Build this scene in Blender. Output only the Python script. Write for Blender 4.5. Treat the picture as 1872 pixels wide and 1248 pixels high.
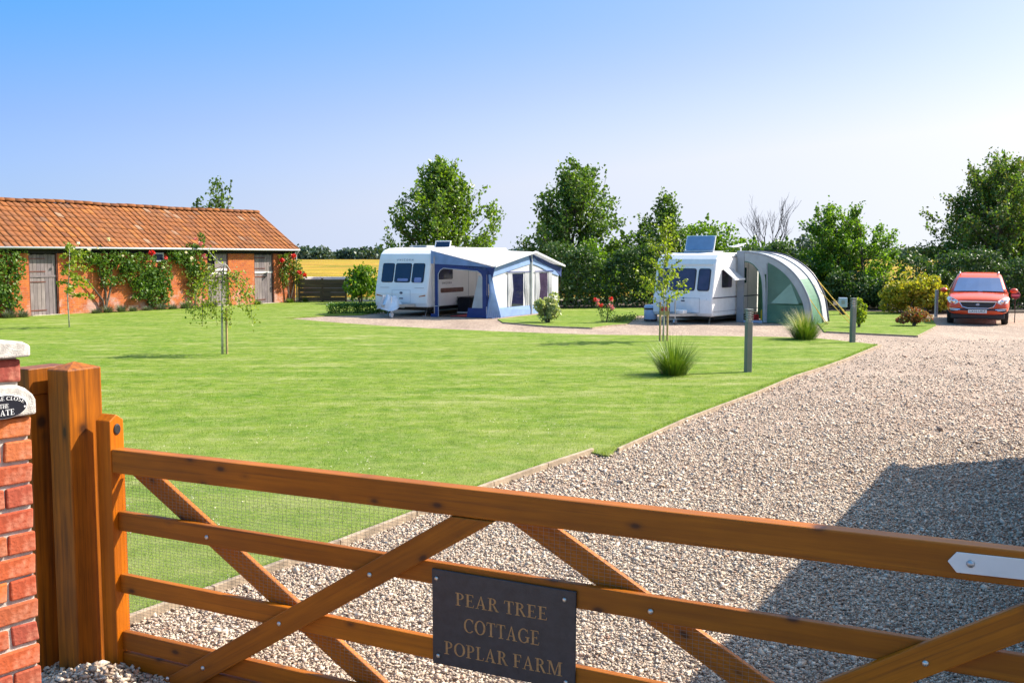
import bpy, math, random
import numpy as np
from mathutils import Vector, Matrix

for o in list(bpy.data.objects):
    bpy.data.objects.remove(o, do_unlink=True)
SC = bpy.context.scene
COL = SC.collection
R = math.radians

# ------------------------------------------------------------------ camera
cd = bpy.data.cameras.new('camera')
cam = bpy.data.objects.new('camera', cd)
COL.objects.link(cam)
cam.location = (0, 0, 2.2)
cam.rotation_euler = (R(90 - 4.953), 0, 0)
cd.sensor_width = 36
cd.lens = 34.615
cd.clip_start = 0.05
cd.clip_end = 5000
SC.camera = cam

# ------------------------------------------------------------------ sky, sun, exposure
SUN_AZ, SUN_EL = 18.5, 42.0          # degrees: azimuth from +X towards +Y, elevation
W = bpy.data.worlds.new('World')
SC.world = W
W.use_nodes = True
wn, wl = W.node_tree.nodes, W.node_tree.links
wn.clear()
wo = wn.new('ShaderNodeOutputWorld')
bg = wn.new('ShaderNodeBackground')
sky = wn.new('ShaderNodeTexSky')
sky.sky_type = 'NISHITA'
sky.sun_disc = False
sky.sun_elevation = R(SUN_EL)
sky.sun_rotation = R(90 - SUN_AZ)
sky.altitude = 0
sky.air_density = 1.0
sky.dust_density = 0.2
sky.ozone_density = 2.0
bg.inputs['Strength'].default_value = 0.068
tint = wn.new('ShaderNodeMix')
tint.data_type = 'RGBA'
tint.blend_type = 'MULTIPLY'
tint.inputs[0].default_value = 1.0
tint.inputs[7].default_value = (0.04, 0.66, 1.45, 1)
wl.new(sky.outputs[0], tint.inputs[6])
# summer haze: a pale veil all round the horizon, brighter towards the sun
wtc = wn.new('ShaderNodeTexCoord')
wsx = wn.new('ShaderNodeSeparateXYZ')
wl.new(wtc.outputs['Generated'], wsx.inputs[0])
hz_f = wn.new('ShaderNodeMapRange')
hz_f.interpolation_type = 'SMOOTHSTEP'
for k_, v_ in (('From Min', 0.0), ('From Max', 0.27), ('To Min', 0.9), ('To Max', 0.0)):
    hz_f.inputs[k_].default_value = v_
wl.new(wsx.outputs[2], hz_f.inputs['Value'])
dotn = wn.new('ShaderNodeVectorMath')
dotn.operation = 'DOT_PRODUCT'
dotn.inputs[1].default_value = (math.cos(R(SUN_AZ)), math.sin(R(SUN_AZ)), 0.35)
wl.new(wtc.outputs['Generated'], dotn.inputs[0])
hz_b = wn.new('ShaderNodeMapRange')
for k_, v_ in (('From Min', -0.12), ('From Max', 0.8), ('To Min', 0.0), ('To Max', 1.0)):
    hz_b.inputs[k_].default_value = v_
wl.new(dotn.outputs['Value'], hz_b.inputs['Value'])
hz_c = wn.new('ShaderNodeMix')
hz_c.data_type = 'RGBA'
hz_c.inputs[6].default_value = (3.8, 4.55, 6.3, 1)
hz_c.inputs[7].default_value = (6.9, 7.1, 7.6, 1)
wl.new(hz_b.outputs[0], hz_c.inputs[0])
veil = wn.new('ShaderNodeMix')
veil.data_type = 'RGBA'
hz_m = wn.new('ShaderNodeMath')
hz_m.operation = 'MULTIPLY_ADD'
hz_m.inputs[1].default_value = 0.50
wl.new(hz_b.outputs[0], hz_m.inputs[0])
wl.new(hz_f.outputs[0], hz_m.inputs[2])
hz_m.use_clamp = True
wl.new(hz_m.outputs[0], veil.inputs[0])
floor_ = wn.new('ShaderNodeMix')          # the upper sky stays as bright as the top of the view
floor_.data_type = 'RGBA'
floor_.blend_type = 'LIGHTEN'
floor_.inputs[0].default_value = 1.0
floor_.inputs[7].default_value = (0.70, 3.05, 6.4, 1)
wl.new(tint.outputs[2], floor_.inputs[6])
wl.new(floor_.outputs[2], veil.inputs[6])
wl.new(hz_c.outputs[2], veil.inputs[7])
# glare of hazy air round the sun
dsun = wn.new('ShaderNodeVectorMath')
dsun.operation = 'DOT_PRODUCT'
dsun.inputs[1].default_value = (math.cos(R(SUN_AZ)) * math.cos(R(SUN_EL)), math.sin(R(SUN_AZ)) * math.cos(R(SUN_EL)), math.sin(R(SUN_EL)))
wl.new(wtc.outputs['Generated'], dsun.inputs[0])
dpos = wn.new('ShaderNodeMath')
dpos.operation = 'MAXIMUM'
dpos.inputs[1].default_value = 0.0
wl.new(dsun.outputs['Value'], dpos.inputs[0])
dpow = wn.new('ShaderNodeMath')
dpow.operation = 'POWER'
dpow.inputs[1].default_value = 8.0
wl.new(dpos.outputs[0], dpow.inputs[0])
glow = wn.new('ShaderNodeMix')
glow.data_type = 'RGBA'
glow.blend_type = 'MULTIPLY'
glow.inputs[0].default_value = 1.0
glow.inputs[7].default_value = (24, 20.5, 18, 1)
wl.new(dpow.outputs[0], glow.inputs[6])
addg = wn.new('ShaderNodeMix')
addg.data_type = 'RGBA'
addg.blend_type = 'ADD'
addg.inputs[0].default_value = 1.0
wl.new(veil.outputs[2], addg.inputs[6])
wl.new(glow.outputs[2], addg.inputs[7])
wl.new(addg.outputs[2], bg.inputs['Color'])
wl.new(bg.outputs[0], wo.inputs['Surface'])
sd = bpy.data.lights.new('sun', 'SUN')
sd.energy = 5.0
sd.angle = R(0.53)
sd.color = (1.0, 0.915, 0.79)
sun = bpy.data.objects.new('sun', sd)
COL.objects.link(sun)
sun.rotation_euler = Vector((math.cos(R(SUN_AZ)) * math.cos(R(SUN_EL)), math.sin(R(SUN_AZ)) * math.cos(R(SUN_EL)),
                             math.sin(R(SUN_EL)))).to_track_quat('Z', 'Y').to_euler()
sun.location = (30, 10, 40)
SC.view_settings.view_transform = 'Standard'
SC.view_settings.look = 'None'
SC.view_settings.gamma = 1
SC.view_settings.exposure = 1.06
SC.view_settings.use_curve_mapping = False
SC.render.engine = 'CYCLES'

# ------------------------------------------------------------------ helpers: materials
MATS = {}


def nmat(name):
    m = bpy.data.materials.new(name)
    m.use_nodes = True
    nt = m.node_tree
    nt.nodes.clear()
    out = nt.nodes.new('ShaderNodeOutputMaterial')
    b = nt.nodes.new('ShaderNodeBsdfPrincipled')
    nt.links.new(b.outputs[0], out.inputs['Surface'])
    MATS[name] = m
    return m, nt, b, out


def c4(c):
    return (c[0], c[1], c[2], 1)


def ramp(nt, fac, stops):
    r = nt.nodes.new('ShaderNodeValToRGB')
    e = r.color_ramp.elements
    while len(e) < len(stops):
        e.new(0.5)
    for i, (p, c) in enumerate(stops):
        e[i].position = p
        e[i].color = c4(c)
    nt.links.new(fac, r.inputs[0])
    return r.outputs[0]


def coords(nt, kind='Object', scale=(1, 1, 1), rot=(0, 0, 0), loc=(0, 0, 0)):
    tc = nt.nodes.new('ShaderNodeTexCoord')
    mp = nt.nodes.new('ShaderNodeMapping')
    mp.inputs['Scale'].default_value = scale
    mp.inputs['Rotation'].default_value = rot
    mp.inputs['Location'].default_value = loc
    nt.links.new(tc.outputs[kind], mp.inputs['Vector'])
    return mp.outputs[0]


def noise(nt, vec, scale, detail=4, rough=0.55):
    n = nt.nodes.new('ShaderNodeTexNoise')
    n.inputs['Scale'].default_value = scale
    n.inputs['Detail'].default_value = detail
    n.inputs['Roughness'].default_value = rough
    if vec is not None:
        nt.links.new(vec, n.inputs['Vector'])
    return n.outputs['Fac']


def mixc(nt, fac, a, b, blend='MIX'):
    m = nt.nodes.new('ShaderNodeMix')
    m.data_type = 'RGBA'
    m.blend_type = blend
    for k, v in ((0, fac), (6, a), (7, b)):
        if isinstance(v, (int, float)):
            m.inputs[k].default_value = v
        elif isinstance(v, (tuple, list)):
            m.inputs[k].default_value = c4(v)
        else:
            nt.links.new(v, m.inputs[k])
    return m.outputs[2]


def bump(nt, b, height, strength=0.3, dist=0.01):
    n = nt.nodes.new('ShaderNodeBump')
    n.inputs['Strength'].default_value = strength
    n.inputs['Distance'].default_value = dist
    nt.links.new(height, n.inputs['Height'])
    nt.links.new(n.outputs[0], b.inputs['Normal'])


def simple(name, col, rough=0.6, metal=0.0, var=0.12, scale=6.0, bmp=0.0, coat=0.0, spec=0.5):
    m, nt, b, out = nmat(name)
    v = coords(nt)
    f = noise(nt, v, scale, 5)
    lo = tuple(max(0, x * (1 - var)) for x in col)
    hi = tuple(min(1, x * (1 + var)) for x in col)
    nt.links.new(ramp(nt, f, [(0.3, lo), (0.7, hi)]), b.inputs['Base Color'])
    b.inputs['Roughness'].default_value = rough
    b.inputs['Metallic'].default_value = metal
    b.inputs['Coat Weight'].default_value = coat
    b.inputs['Specular IOR Level'].default_value = spec
    if bmp:
        bump(nt, b, noise(nt, v, scale * 6, 4), bmp, 0.01)
    return m


def island_random(nt):
    g = nt.nodes.new('ShaderNodeNewGeometry')
    return g.outputs['Random Per Island']


def streaks(nt, vec=None):
    """mown, worn and lush streaks of the turf, in world metres"""
    g = nt.nodes.new('ShaderNodeNewGeometry')
    mp = nt.nodes.new('ShaderNodeMapping')
    mp.inputs['Scale'].default_value = (0.17, 0.62, 0.0)
    mp.inputs['Rotation'].default_value = (0, 0, R(-8))
    nt.links.new(g.outputs['Position'], mp.inputs['Vector'])
    return noise(nt, mp.outputs[0], 2.2, 7, 0.66)


def leafmat(name, cols, trans=0.35, rough=0.45, spec=0.35, turf=False):
    """leaf: colour varies leaf by leaf; some light passes through"""
    m, nt, b, out = nmat(name)
    n = len(cols)
    col = ramp(nt, island_random(nt), [(i / max(1, n - 1), c) for i, c in enumerate(cols)])
    if turf:
        g2 = nt.nodes.new('ShaderNodeNewGeometry')
        spk = noise(nt, g2.outputs['Position'], 2.6, 6, 0.72)
        col = mixc(nt, 0.9, col, ramp(nt, spk, [(0.34, (0.62, 0.72, 0.45)), (0.5, (1, 1, 1)), (0.66, (1.28, 1.16, 1.5))]), 'MULTIPLY')
        col = mixc(nt, 0.9, col, ramp(nt, streaks(nt), [(0.33, (0.68, 0.84, 0.42)), (0.46, (0.92, 1.0, 0.7)), (0.56, (1.15, 1.1, 1.2)), (0.68, (1.6, 1.3, 2.4))]), 'MULTIPLY')
    nt.links.new(col, b.inputs['Base Color'])
    b.inputs['Roughness'].default_value = rough
    b.inputs['Specular IOR Level'].default_value = spec
    t = nt.nodes.new('ShaderNodeBsdfTranslucent')
    tc = mixc(nt, 1.0, col, (1.5, 1.6, 0.5), 'MULTIPLY')
    nt.links.new(tc, t.inputs['Color'])
    mx = nt.nodes.new('ShaderNodeMixShader')
    mx.inputs[0].default_value = trans
    nt.links.new(b.outputs[0], mx.inputs[1])
    nt.links.new(t.outputs[0], mx.inputs[2])
    nt.links.new(mx.outputs[0], out.inputs['Surface'])
    return m


def woodmat(name, lo, hi, axis='X', knots=True, rough=0.42, dark=(0.05, 0.018, 0.008)):
    m, nt, b, out = nmat(name)
    oi = nt.nodes.new('ShaderNodeObjectInfo')
    off = nt.nodes.new('ShaderNodeVectorMath')
    off.operation = 'MULTIPLY_ADD'
    tc = nt.nodes.new('ShaderNodeTexCoord')
    rv = nt.nodes.new('ShaderNodeCombineXYZ')
    for k in range(3):
        nt.links.new(oi.outputs['Random'], rv.inputs[k])
    off.inputs[1].default_value = (13.7, 7.3, 5.1)
    nt.links.new(rv.outputs[0], off.inputs[0])
    nt.links.new(tc.outputs['Object'], off.inputs[2])
    s = {'X': (1.2, 28, 28), 'Z': (28, 28, 1.2), 'Y': (28, 1.2, 28)}[axis]
    mp = nt.nodes.new('ShaderNodeMapping')
    mp.inputs['Scale'].default_value = s
    nt.links.new(off.outputs[0], mp.inputs['Vector'])
    g = noise(nt, mp.outputs[0], 1.6, 6, 0.6)
    big = noise(nt, off.outputs[0], 2.2, 3)
    c = ramp(nt, g, [(0.25, lo), (0.75, hi)])
    c = mixc(nt, ramp(nt, big, [(0.3, (0, 0, 0)), (0.75, (0.55, 0.55, 0.55))]), c, tuple(x * 0.62 for x in lo))
    tone = ramp(nt, oi.outputs['Random'], [(0.0, (0.80, 0.78, 0.78)), (1.0, (1.14, 1.10, 1.0))])
    c = mixc(nt, 1.0, c, tone, 'MULTIPLY')
    st_ = nt.nodes.new('ShaderNodeMapping')
    st_.inputs['Scale'].default_value = {'X': (0.7, 60, 60), 'Z': (60, 60, 0.7), 'Y': (60, 0.7, 60)}[axis]
    nt.links.new(off.outputs[0], st_.inputs['Vector'])
    fs_ = noise(nt, st_.outputs[0], 1.0, 5, 0.7)
    c = mixc(nt, ramp(nt, fs_, [(0.56, (0, 0, 0)), (0.72, (0.55, 0.55, 0.55))]), c, dark)
    if knots:
        ks = {'X': (5.0, 3.0, 9.5), 'Z': (9.5, 4, 3.5), 'Y': (9, 3.2, 9)}[axis]
        mk = nt.nodes.new('ShaderNodeMapping')
        mk.inputs['Scale'].default_value = ks
        nt.links.new(off.outputs[0], mk.inputs['Vector'])
        vo = nt.nodes.new('ShaderNodeTexVoronoi')
        vo.inputs['Scale'].default_value = 1.0
        nt.links.new(mk.outputs[0], vo.inputs['Vector'])
        k = ramp(nt, vo.outputs['Distance'], [(0.07, (0.9, 0.9, 0.9)), (0.15, (0.25, 0.25, 0.25)), (0.26, (0, 0, 0))])
        c = mixc(nt, k, c, dark)
    nt.links.new(c, b.inputs['Base Color'])
    b.inputs['Roughness'].default_value = rough
    b.inputs['Specular IOR Level'].default_value = 0.3
    bump(nt, b, g, 0.25, 0.004)
    return m


def brickwall(name):
    m, nt, b, out = nmat(name)
    tc = nt.nodes.new('ShaderNodeTexCoord')
    sx = nt.nodes.new('ShaderNodeSeparateXYZ')
    nt.links.new(tc.outputs['Object'], sx.inputs[0])
    ad = nt.nodes.new('ShaderNodeMath')
    nt.links.new(sx.outputs[0], ad.inputs[0])
    nt.links.new(sx.outputs[1], ad.inputs[1])
    cb = nt.nodes.new('ShaderNodeCombineXYZ')
    nt.links.new(ad.outputs[0], cb.inputs[0])
    nt.links.new(sx.outputs[2], cb.inputs[1])
    br = nt.nodes.new('ShaderNodeTexBrick')
    br.inputs['Scale'].default_value = 1.0
    br.inputs['Brick Width'].default_value = 0.24
    br.inputs['Row Height'].default_value = 0.083
    br.inputs['Mortar Size'].default_value = 0.007
    br.inputs['Mortar Smooth'].default_value = 0.3
    br.inputs['Bias'].default_value = -0.1
    br.inputs['Color1'].default_value = (0.50, 0.125, 0.016, 1)
    br.inputs['Color2'].default_value = (0.36, 0.07, 0.016, 1)
    br.inputs['Mortar'].default_value = (0.34, 0.19, 0.11, 1)
    nt.links.new(cb.outputs[0], br.inputs['Vector'])
    c = br.outputs['Color']
    v = coords(nt)
    n1 = noise(nt, v, 1.3, 5)
    c = mixc(nt, ramp(nt, n1, [(0.5, (0, 0, 0)), (0.68, (0.7, 0.7, 0.7))]), c, (0.5, 0.16, 0.03))
    # lime bloom: pale patches, mostly low on the wall
    n2 = noise(nt, v, 2.1, 6, 0.65)
    hz = ramp(nt, sx.outputs[2], [(0.1, (0.14, 0.14, 0.14)), (1.0, (0, 0, 0))])
    ad2 = nt.nodes.new('ShaderNodeMath')
    nt.links.new(n2, ad2.inputs[0])
    nt.links.new(hz, ad2.inputs[1])
    c = mixc(nt, ramp(nt, ad2.outputs[0], [(0.58, (0, 0, 0)), (0.72, (0.75, 0.75, 0.75))]), c, (0.5, 0.33, 0.27))
    n3 = noise(nt, v, 9, 4)
    c = mixc(nt, 0.35, c, ramp(nt, n3, [(0.3, (0.5, 0.5, 0.5)), (0.7, (1.3, 1.3, 1.3))]), 'MULTIPLY')
    nt.links.new(c, b.inputs['Base Color'])
    b.inputs['Roughness'].default_value = 0.9
    iv = nt.nodes.new('ShaderNodeMath')
    iv.operation = 'SUBTRACT'
    iv.inputs[0].default_value = 1
    nt.links.new(br.outputs['Fac'], iv.inputs[1])
    bump(nt, b, iv.outputs[0], 0.6, 0.012)
    return m


def tilemat(name, per_object):
    m, nt, b, out = nmat(name)
    if per_object:
        oi = nt.nodes.new('ShaderNodeObjectInfo')
        r = oi.outputs['Random']
    else:
        r = island_random(nt)
    c = ramp(nt, r, [(0.0, (0.15, 0.042, 0.006)), (0.3, (0.25, 0.075, 0.008)), (0.62, (0.20, 0.058, 0.007)),
                     (0.9, (0.31, 0.10, 0.010)), (0.96, (0.15, 0.06, 0.025)), (1.0, (0.33, 0.19, 0.11))])
    tc = nt.nodes.new('ShaderNodeTexCoord')
    g = nt.nodes.new('ShaderNodeNewGeometry')
    n = noise(nt, g.outputs['Position'], 1.1, 6, 0.6)
    c = mixc(nt, ramp(nt, n, [(0.46, (0, 0, 0)), (0.7, (0.6, 0.6, 0.6))]), c, (0.14, 0.05, 0.015))
    n2 = noise(nt, g.outputs['Position'], 14, 4)
    c = mixc(nt, ramp(nt, n2, [(0.64, (0, 0, 0)), (0.76, (0.3, 0.3, 0.3))]), c, (0.30, 0.26, 0.08))
    nt.links.new(c, b.inputs['Base Color'])
    b.inputs['Roughness'].default_value = 0.82
    bump(nt, b, n2, 0.2, 0.01)
    return m


# ------------------------------------------------------------------ helpers: meshes and objects
def V(*a):
    return Vector(a)


class MB:
    """collects simple solids; build() links them as ONE mesh object"""

    def __init__(self):
        self.v, self.f = [], []

    def add(self, vs, fs):
        n = len(self.v)
        self.v += [tuple(p) for p in vs]
        self.f += [tuple(i + n for i in q) for q in fs]
        return self

    def obox(self, c, ax, ay, az):
        c, ax, ay, az = Vector(c), Vector(ax), Vector(ay), Vector(az)
        vs = [c + sx * ax + sy * ay + sz * az for sz in (-1, 1) for sy in (-1, 1) for sx in (-1, 1)]
        return self.add(vs, [(0, 2, 3, 1), (4, 5, 7, 6), (0, 1, 5, 4), (2, 6, 7, 3), (0, 4, 6, 2), (1, 3, 7, 5)])

    def box(self, x0, x1, y0, y1, z0, z1):
        return self.obox(((x0 + x1) / 2, (y0 + y1) / 2, (z0 + z1) / 2), ((x1 - x0) / 2, 0, 0), (0, (y1 - y0) / 2, 0),
                         (0, 0, (z1 - z0) / 2))

    def bar(self, p, q, w, h, up=(0, 0, 1)):
        p, q = Vector(p), Vector(q)
        d = (q - p)
        s = d.cross(Vector(up)).normalized()
        u = s.cross(d).normalized()
        return self.obox((p + q) / 2, d / 2, s * w / 2, u * h / 2)

    def prism(self, pts, vec):
        pts = [Vector(p) for p in pts]
        vec = Vector(vec)
        n = len(pts)
        vs = pts + [p + vec for p in pts]
        fs = [tuple(range(n))[::-1], tuple(range(n, 2 * n))]
        fs += [(i, (i + 1) % n, n + (i + 1) % n, n + i) for i in range(n)]
        return self.add(vs, fs)

    def tube(self, pts, r, n=6, cap=True):
        pts = [Vector(p) for p in pts]
        k = len(pts)
        rs = r if isinstance(r, (list, tuple)) else [r] * k
        rings, fs, vs = [], [], []
        d0 = (pts[1] - pts[0]).normalized()
        u = d0.orthogonal().normalized()
        for i, p in enumerate(pts):
            d = (pts[min(i + 1, k - 1)] - pts[max(i - 1, 0)]).normalized()
            u = (u - d * u.dot(d)).normalized()
            w = d.cross(u)
            for j in range(n):
                a = 2 * math.pi * j / n
                vs.append(p + (u * math.cos(a) + w * math.sin(a)) * rs[i])
        for i in range(k - 1):
            for j in range(n):
                a, b2 = i * n + j, i * n + (j + 1) % n
                fs.append((a, b2, b2 + n, a + n))
        if cap:
            fs.append(tuple(range(n))[::-1])
            fs.append(tuple(range((k - 1) * n, k * n)))
        return self.add(vs, fs)

    def lathe(self, prof, c=(0, 0, 0), n=20, axis='Z', sx=1, sy=1):
        vs, fs = [], []
        for (r, z) in prof:
            for j in range(n):
                a = 2 * math.pi * j / n
                x, y = r * math.cos(a) * sx, r * math.sin(a) * sy
                p = {'Z': (x, y, z), 'X': (z, x, y), 'Y': (y, z, x)}[axis]
                vs.append((p[0] + c[0], p[1] + c[1], p[2] + c[2]))
        k = len(prof)
        for i in range(k - 1):
            for j in range(n):
                a, b2 = i * n + j, i * n + (j + 1) % n
                fs.append((a, b2, b2 + n, a + n))
        fs.append(tuple(range(n))[::-1])
        fs.append(tuple(range((k - 1) * n, k * n)))
        return self.add(vs, fs)

    def plate(self, o, ux, uy, w, h, t, r=0.0, skew=0.0, seg=4):
        """rounded rectangle centred at o in plane ux,uy, extruded along ux x uy by t"""
        o, ux, uy = Vector(o), Vector(ux).normalized(), Vector(uy).normalized()
        nn = ux.cross(uy)
        pts = []
        if r <= 0:
            cs = [(w / 2, h / 2), (-w / 2, h / 2), (-w / 2, -h / 2), (w / 2, -h / 2)]
            pts = cs
        else:
            for (cx, cy, a0) in ((w / 2 - r, h / 2 - r, 0), (-w / 2 + r, h / 2 - r, 90), (-w / 2 + r, -h / 2 + r, 180),
                                 (w / 2 - r, -h / 2 + r, 270)):
                for k in range(seg + 1):
                    a = R(a0 + 90 * k / seg)
                    pts.append((cx + r * math.cos(a), cy + r * math.sin(a)))
        return self.prism([o + ux * (x + skew * y) + uy * y for x, y in pts], nn * t)

    def frame(self, o, ux, uy, w, h, b, t):
        """rectangular frame of bar width b"""
        o, ux, uy = Vector(o), Vector(ux).normalized(), Vector(uy).normalized()
        self.plate(o + uy * (h / 2 - b / 2), ux, uy, w, b, t)
        self.plate(o - uy * (h / 2 - b / 2), ux, uy, w, b, t)
        self.plate(o + ux * (w / 2 - b / 2), ux, uy, b, h - 2 * b, t)
        self.plate(o - ux * (w / 2 - b / 2), ux, uy, b, h - 2 * b, t)
        return self

    def build(self, name, mat, parent=None, smooth=False, bevel=0.0, seg=2, loc=None):
        me = bpy.data.meshes.new(name)
        me.from_pydata(self.v, [], self.f)
        me.materials.append(MATS[mat] if isinstance(mat, str) else mat)
        if smooth:
            me.polygons.foreach_set('use_smooth', [True] * len(me.polygons))
        me.update()
        return link(name, me, parent, bevel, seg, loc, smooth)


def link(name, me, parent=None, bevel=0.0, seg=2, loc=None, smooth=False):
    o = bpy.data.objects.new(name, me)
    COL.objects.link(o)
    if parent is not None:
        o.parent = parent
    if loc is not None:
        o.location = loc
    if bevel:
        md = o.modifiers.new('bevel', 'BEVEL')
        md.width = bevel
        md.segments = seg
        md.limit_method = 'ANGLE'
        md.angle_limit = R(40)
        if smooth:
            md.harden_normals = False
    return o


def arrmesh(name, verts, tris, mat, parent=None, smooth=False):
    verts = np.asarray(verts, np.float32).reshape(-1, 3)
    tris = np.asarray(tris, np.int32).reshape(-1, 3)
    me = bpy.data.meshes.new(name)
    me.vertices.add(len(verts))
    me.vertices.foreach_set('co', verts.ravel())
    me.loops.add(tris.size)
    me.loops.foreach_set('vertex_index', tris.ravel())
    me.polygons.add(len(tris))
    me.polygons.foreach_set('loop_start', np.arange(0, tris.size, 3, dtype=np.int32))
    me.polygons.foreach_set('loop_total', np.full(len(tris), 3, np.int32))
    if smooth:
        me.polygons.foreach_set('use_smooth', np.ones(len(tris), bool))
    me.materials.append(MATS[mat])
    me.update(calc_edges=True)
    me.validate()
    return link(name, me, parent)


def thing(name, label, cat, loc=(0, 0, 0), rz=0.0, group=None):
    o = bpy.data.objects.new(name, None)
    o.empty_display_size = 0.2
    COL.objects.link(o)
    o.location = loc
    o.rotation_euler = (0, 0, rz)
    return tag(o, label, cat, group)


def tag(o, label, cat, group=None):
    o['label'] = label
    o['category'] = cat
    if group:
        o['group'] = group
    return o


def struct(o):
    o['kind'] = 'structure'
    return o


def stuff(o):
    o['kind'] = 'stuff'
    return o


def text_mesh(name, s, size, mat, parent, o, ux, uy, depth=0.002, spacing=1.0, align='CENTER'):
    """flat lettering from the built-in face, laid on a plane"""
    cu = bpy.data.curves.new(name, 'FONT')
    cu.body = s
    cu.size = size
    cu.extrude = depth
    cu.align_x = align
    cu.align_y = 'CENTER'
    cu.space_character = spacing
    cu.resolution_u = 2
    t = bpy.data.objects.new(name, cu)
    COL.objects.link(t)
    dg = bpy.context.evaluated_depsgraph_get()
    me = bpy.data.meshes.new_from_object(t.evaluated_get(dg))
    bpy.data.objects.remove(t, do_unlink=True)
    ux, uy = Vector(ux).normalized(), Vector(uy).normalized()
    n = ux.cross(uy)
    M = Matrix((ux, uy, n)).transposed().to_4x4()
    M.translation = Vector(o)
    me.transform(M)
    me.materials.clear()
    me.materials.append(MATS[mat])
    me.name = name
    return link(name, me, parent)


# serif lettering drawn as strokes; cap height 1
def _stem(x, y0=0, y1=1, t=.15):
    return ('r', x, y0, x + t, y1)


SER = .05
GLY = {
    'P': (.66, [_stem(.1), ('r', 0, 0, .36, SER), ('r', 0, 1 - SER, .12, 1), ('a', .30, .735, .32, .265, .18, .215, -90, 90),
                ('r', .24, .95, .31, 1), ('r', .24, .47, .31, .52)]),
    'R': (.78, [_stem(.1), ('r', 0, 0, .35, SER), ('r', 0, 1 - SER, .12, 1), ('a', .30, .755, .31, .245, .17, .195, -90, 90),
                ('r', .24, .95, .31, 1), ('r', .24, .51, .31, .56), ('p', [(.33, .53), (.46, .53), (.76, .0), (.60, .0)]),
                ('r', .62, 0, .80, SER)]),
    'E': (.68, [_stem(.1), ('r', 0, 0, .60, SER), ('r', 0, 1 - SER, .58, 1), ('r', .24, .49, .46, .54), ('r', .44, .42, .48, .61),
                ('p', [(.53, .95), (.58, .95), (.60, .80), (.57, .80)]), ('p', [(.56, .05), (.60, .05), (.66, .22), (.62, .22)])]),
    'F': (.62, [_stem(.1), ('r', 0, 0, .36, SER), ('r', 0, 1 - SER, .58, 1), ('r', .24, .47, .46, .52), ('r', .44, .40, .48, .60),
                ('p', [(.53, .95), (.58, .95), (.60, .78), (.57, .78)])]),
    'L': (.62, [_stem(.1), ('r', 0, 0, .56, SER), ('r', 0, 1 - SER, .36, 1), ('p', [(.52, .05), (.56, .05), (.62, .24), (.58, .24)])]),
    'T': (.70, [_stem(.28), ('r', .18, 0, .53, SER), ('r', .03, 1 - SER, .68, 1), ('p', [(.03, .95), (.08, .95), (.04, .76), (.0, .76)]),
                ('p', [(.63, .95), (.68, .95), (.71, .76), (.67, .76)])]),
    'A': (.82, [('p', [(.07, 0), (.14, 0), (.41, .92), (.37, 1)]), ('p', [(.55, 0), (.72, 0), (.43, 1), (.36, 1)]), ('r', .2, .3, .56, .35),
                ('r', 0, 0, .24, SER), ('r', .48, 0, .82, SER)]),
    'O': (.86, [('a', .43, .5, .43, .52, .27, .46, 0, 360)]),
    'C': (.78, [('a', .43, .5, .43, .52, .28, .46, 42, 318), ('p', [(.70, .98), (.73, .98), (.74, .70), (.70, .70)])]),
    'G': (.88, [('a', .43, .5, .43, .52, .28, .46, 45, 330), ('p', [(.70, .98), (.73, .98), (.74, .72), (.70, .72)]),
                ('r', .66, .06, .80, .42), ('r', .56, .40, .88, .45)]),
    'M': (1.04, [('r', .12, 0, .18, 1), ('r', .80, 0, .95, 1), ('p', [(.12, 1), (.28, 1), (.58, .06), (.50, .0)]),
                 ('p', [(.50, 0), (.56, 0), (.84, 1), (.79, 1)]), ('r', 0, 0, .30, SER), ('r', .68, 0, 1.06, SER), ('r', 0, 1 - SER, .14, 1),
                 ('r', .92, 1 - SER, 1.06, 1)]),
    'S': (.58, [('a', .29, .73, .25, .28, .12, .21, 30, 270), ('a', .29, .26, .27, .28, .13, .21, -150, 90)]),
    'H': (.86, [_stem(.1), _stem(.60), ('r', .24, .47, .61, .52), ('r', 0, 0, .34, SER), ('r', .5, 0, .84, SER), ('r', 0, 1 - SER, .34, 1),
                ('r', .5, 1 - SER, .84, 1)]),
}


def glyph(mb, ch, place, depth):
    """place(x, y) -> 3-D point on the board; nrm: outward vector"""
    k = 0
    for pr in GLY[ch][1]:
        dep = depth + k * 0.00025
        k += 1
        polys = []
        if pr[0] == 'r':
            polys = [[(pr[1], pr[2]), (pr[3], pr[2]), (pr[3], pr[4]), (pr[1], pr[4])]]
        elif pr[0] == 'p':
            polys = [pr[1]]
        else:
            _, cx, cy, ro, so, ri, si, a0, a1 = pr
            n = max(8, int(abs(a1 - a0) / 18))
            for i in range(n):
                a, b2 = R(a0 + (a1 - a0) * i / n), R(a0 + (a1 - a0) * (i + 1) / n)
                polys.append([(cx + ri * math.cos(a), cy + si * math.sin(a)), (cx + ro * math.cos(a), cy + so * math.sin(a)),
                              (cx + ro * math.cos(b2), cy + so * math.sin(b2)), (cx + ri * math.cos(b2), cy + si * math.sin(b2))])
        for p in polys:
            base = [place(x, y, 0) for x, y in p]
            top = place(p[0][0], p[0][1], dep)
            mb.prism(base, top - base[0])


def word_width(s, gap=.08, space=.32):
    return sum((GLY[c][0] + gap) if c != ' ' else space for c in s) - gap


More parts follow.
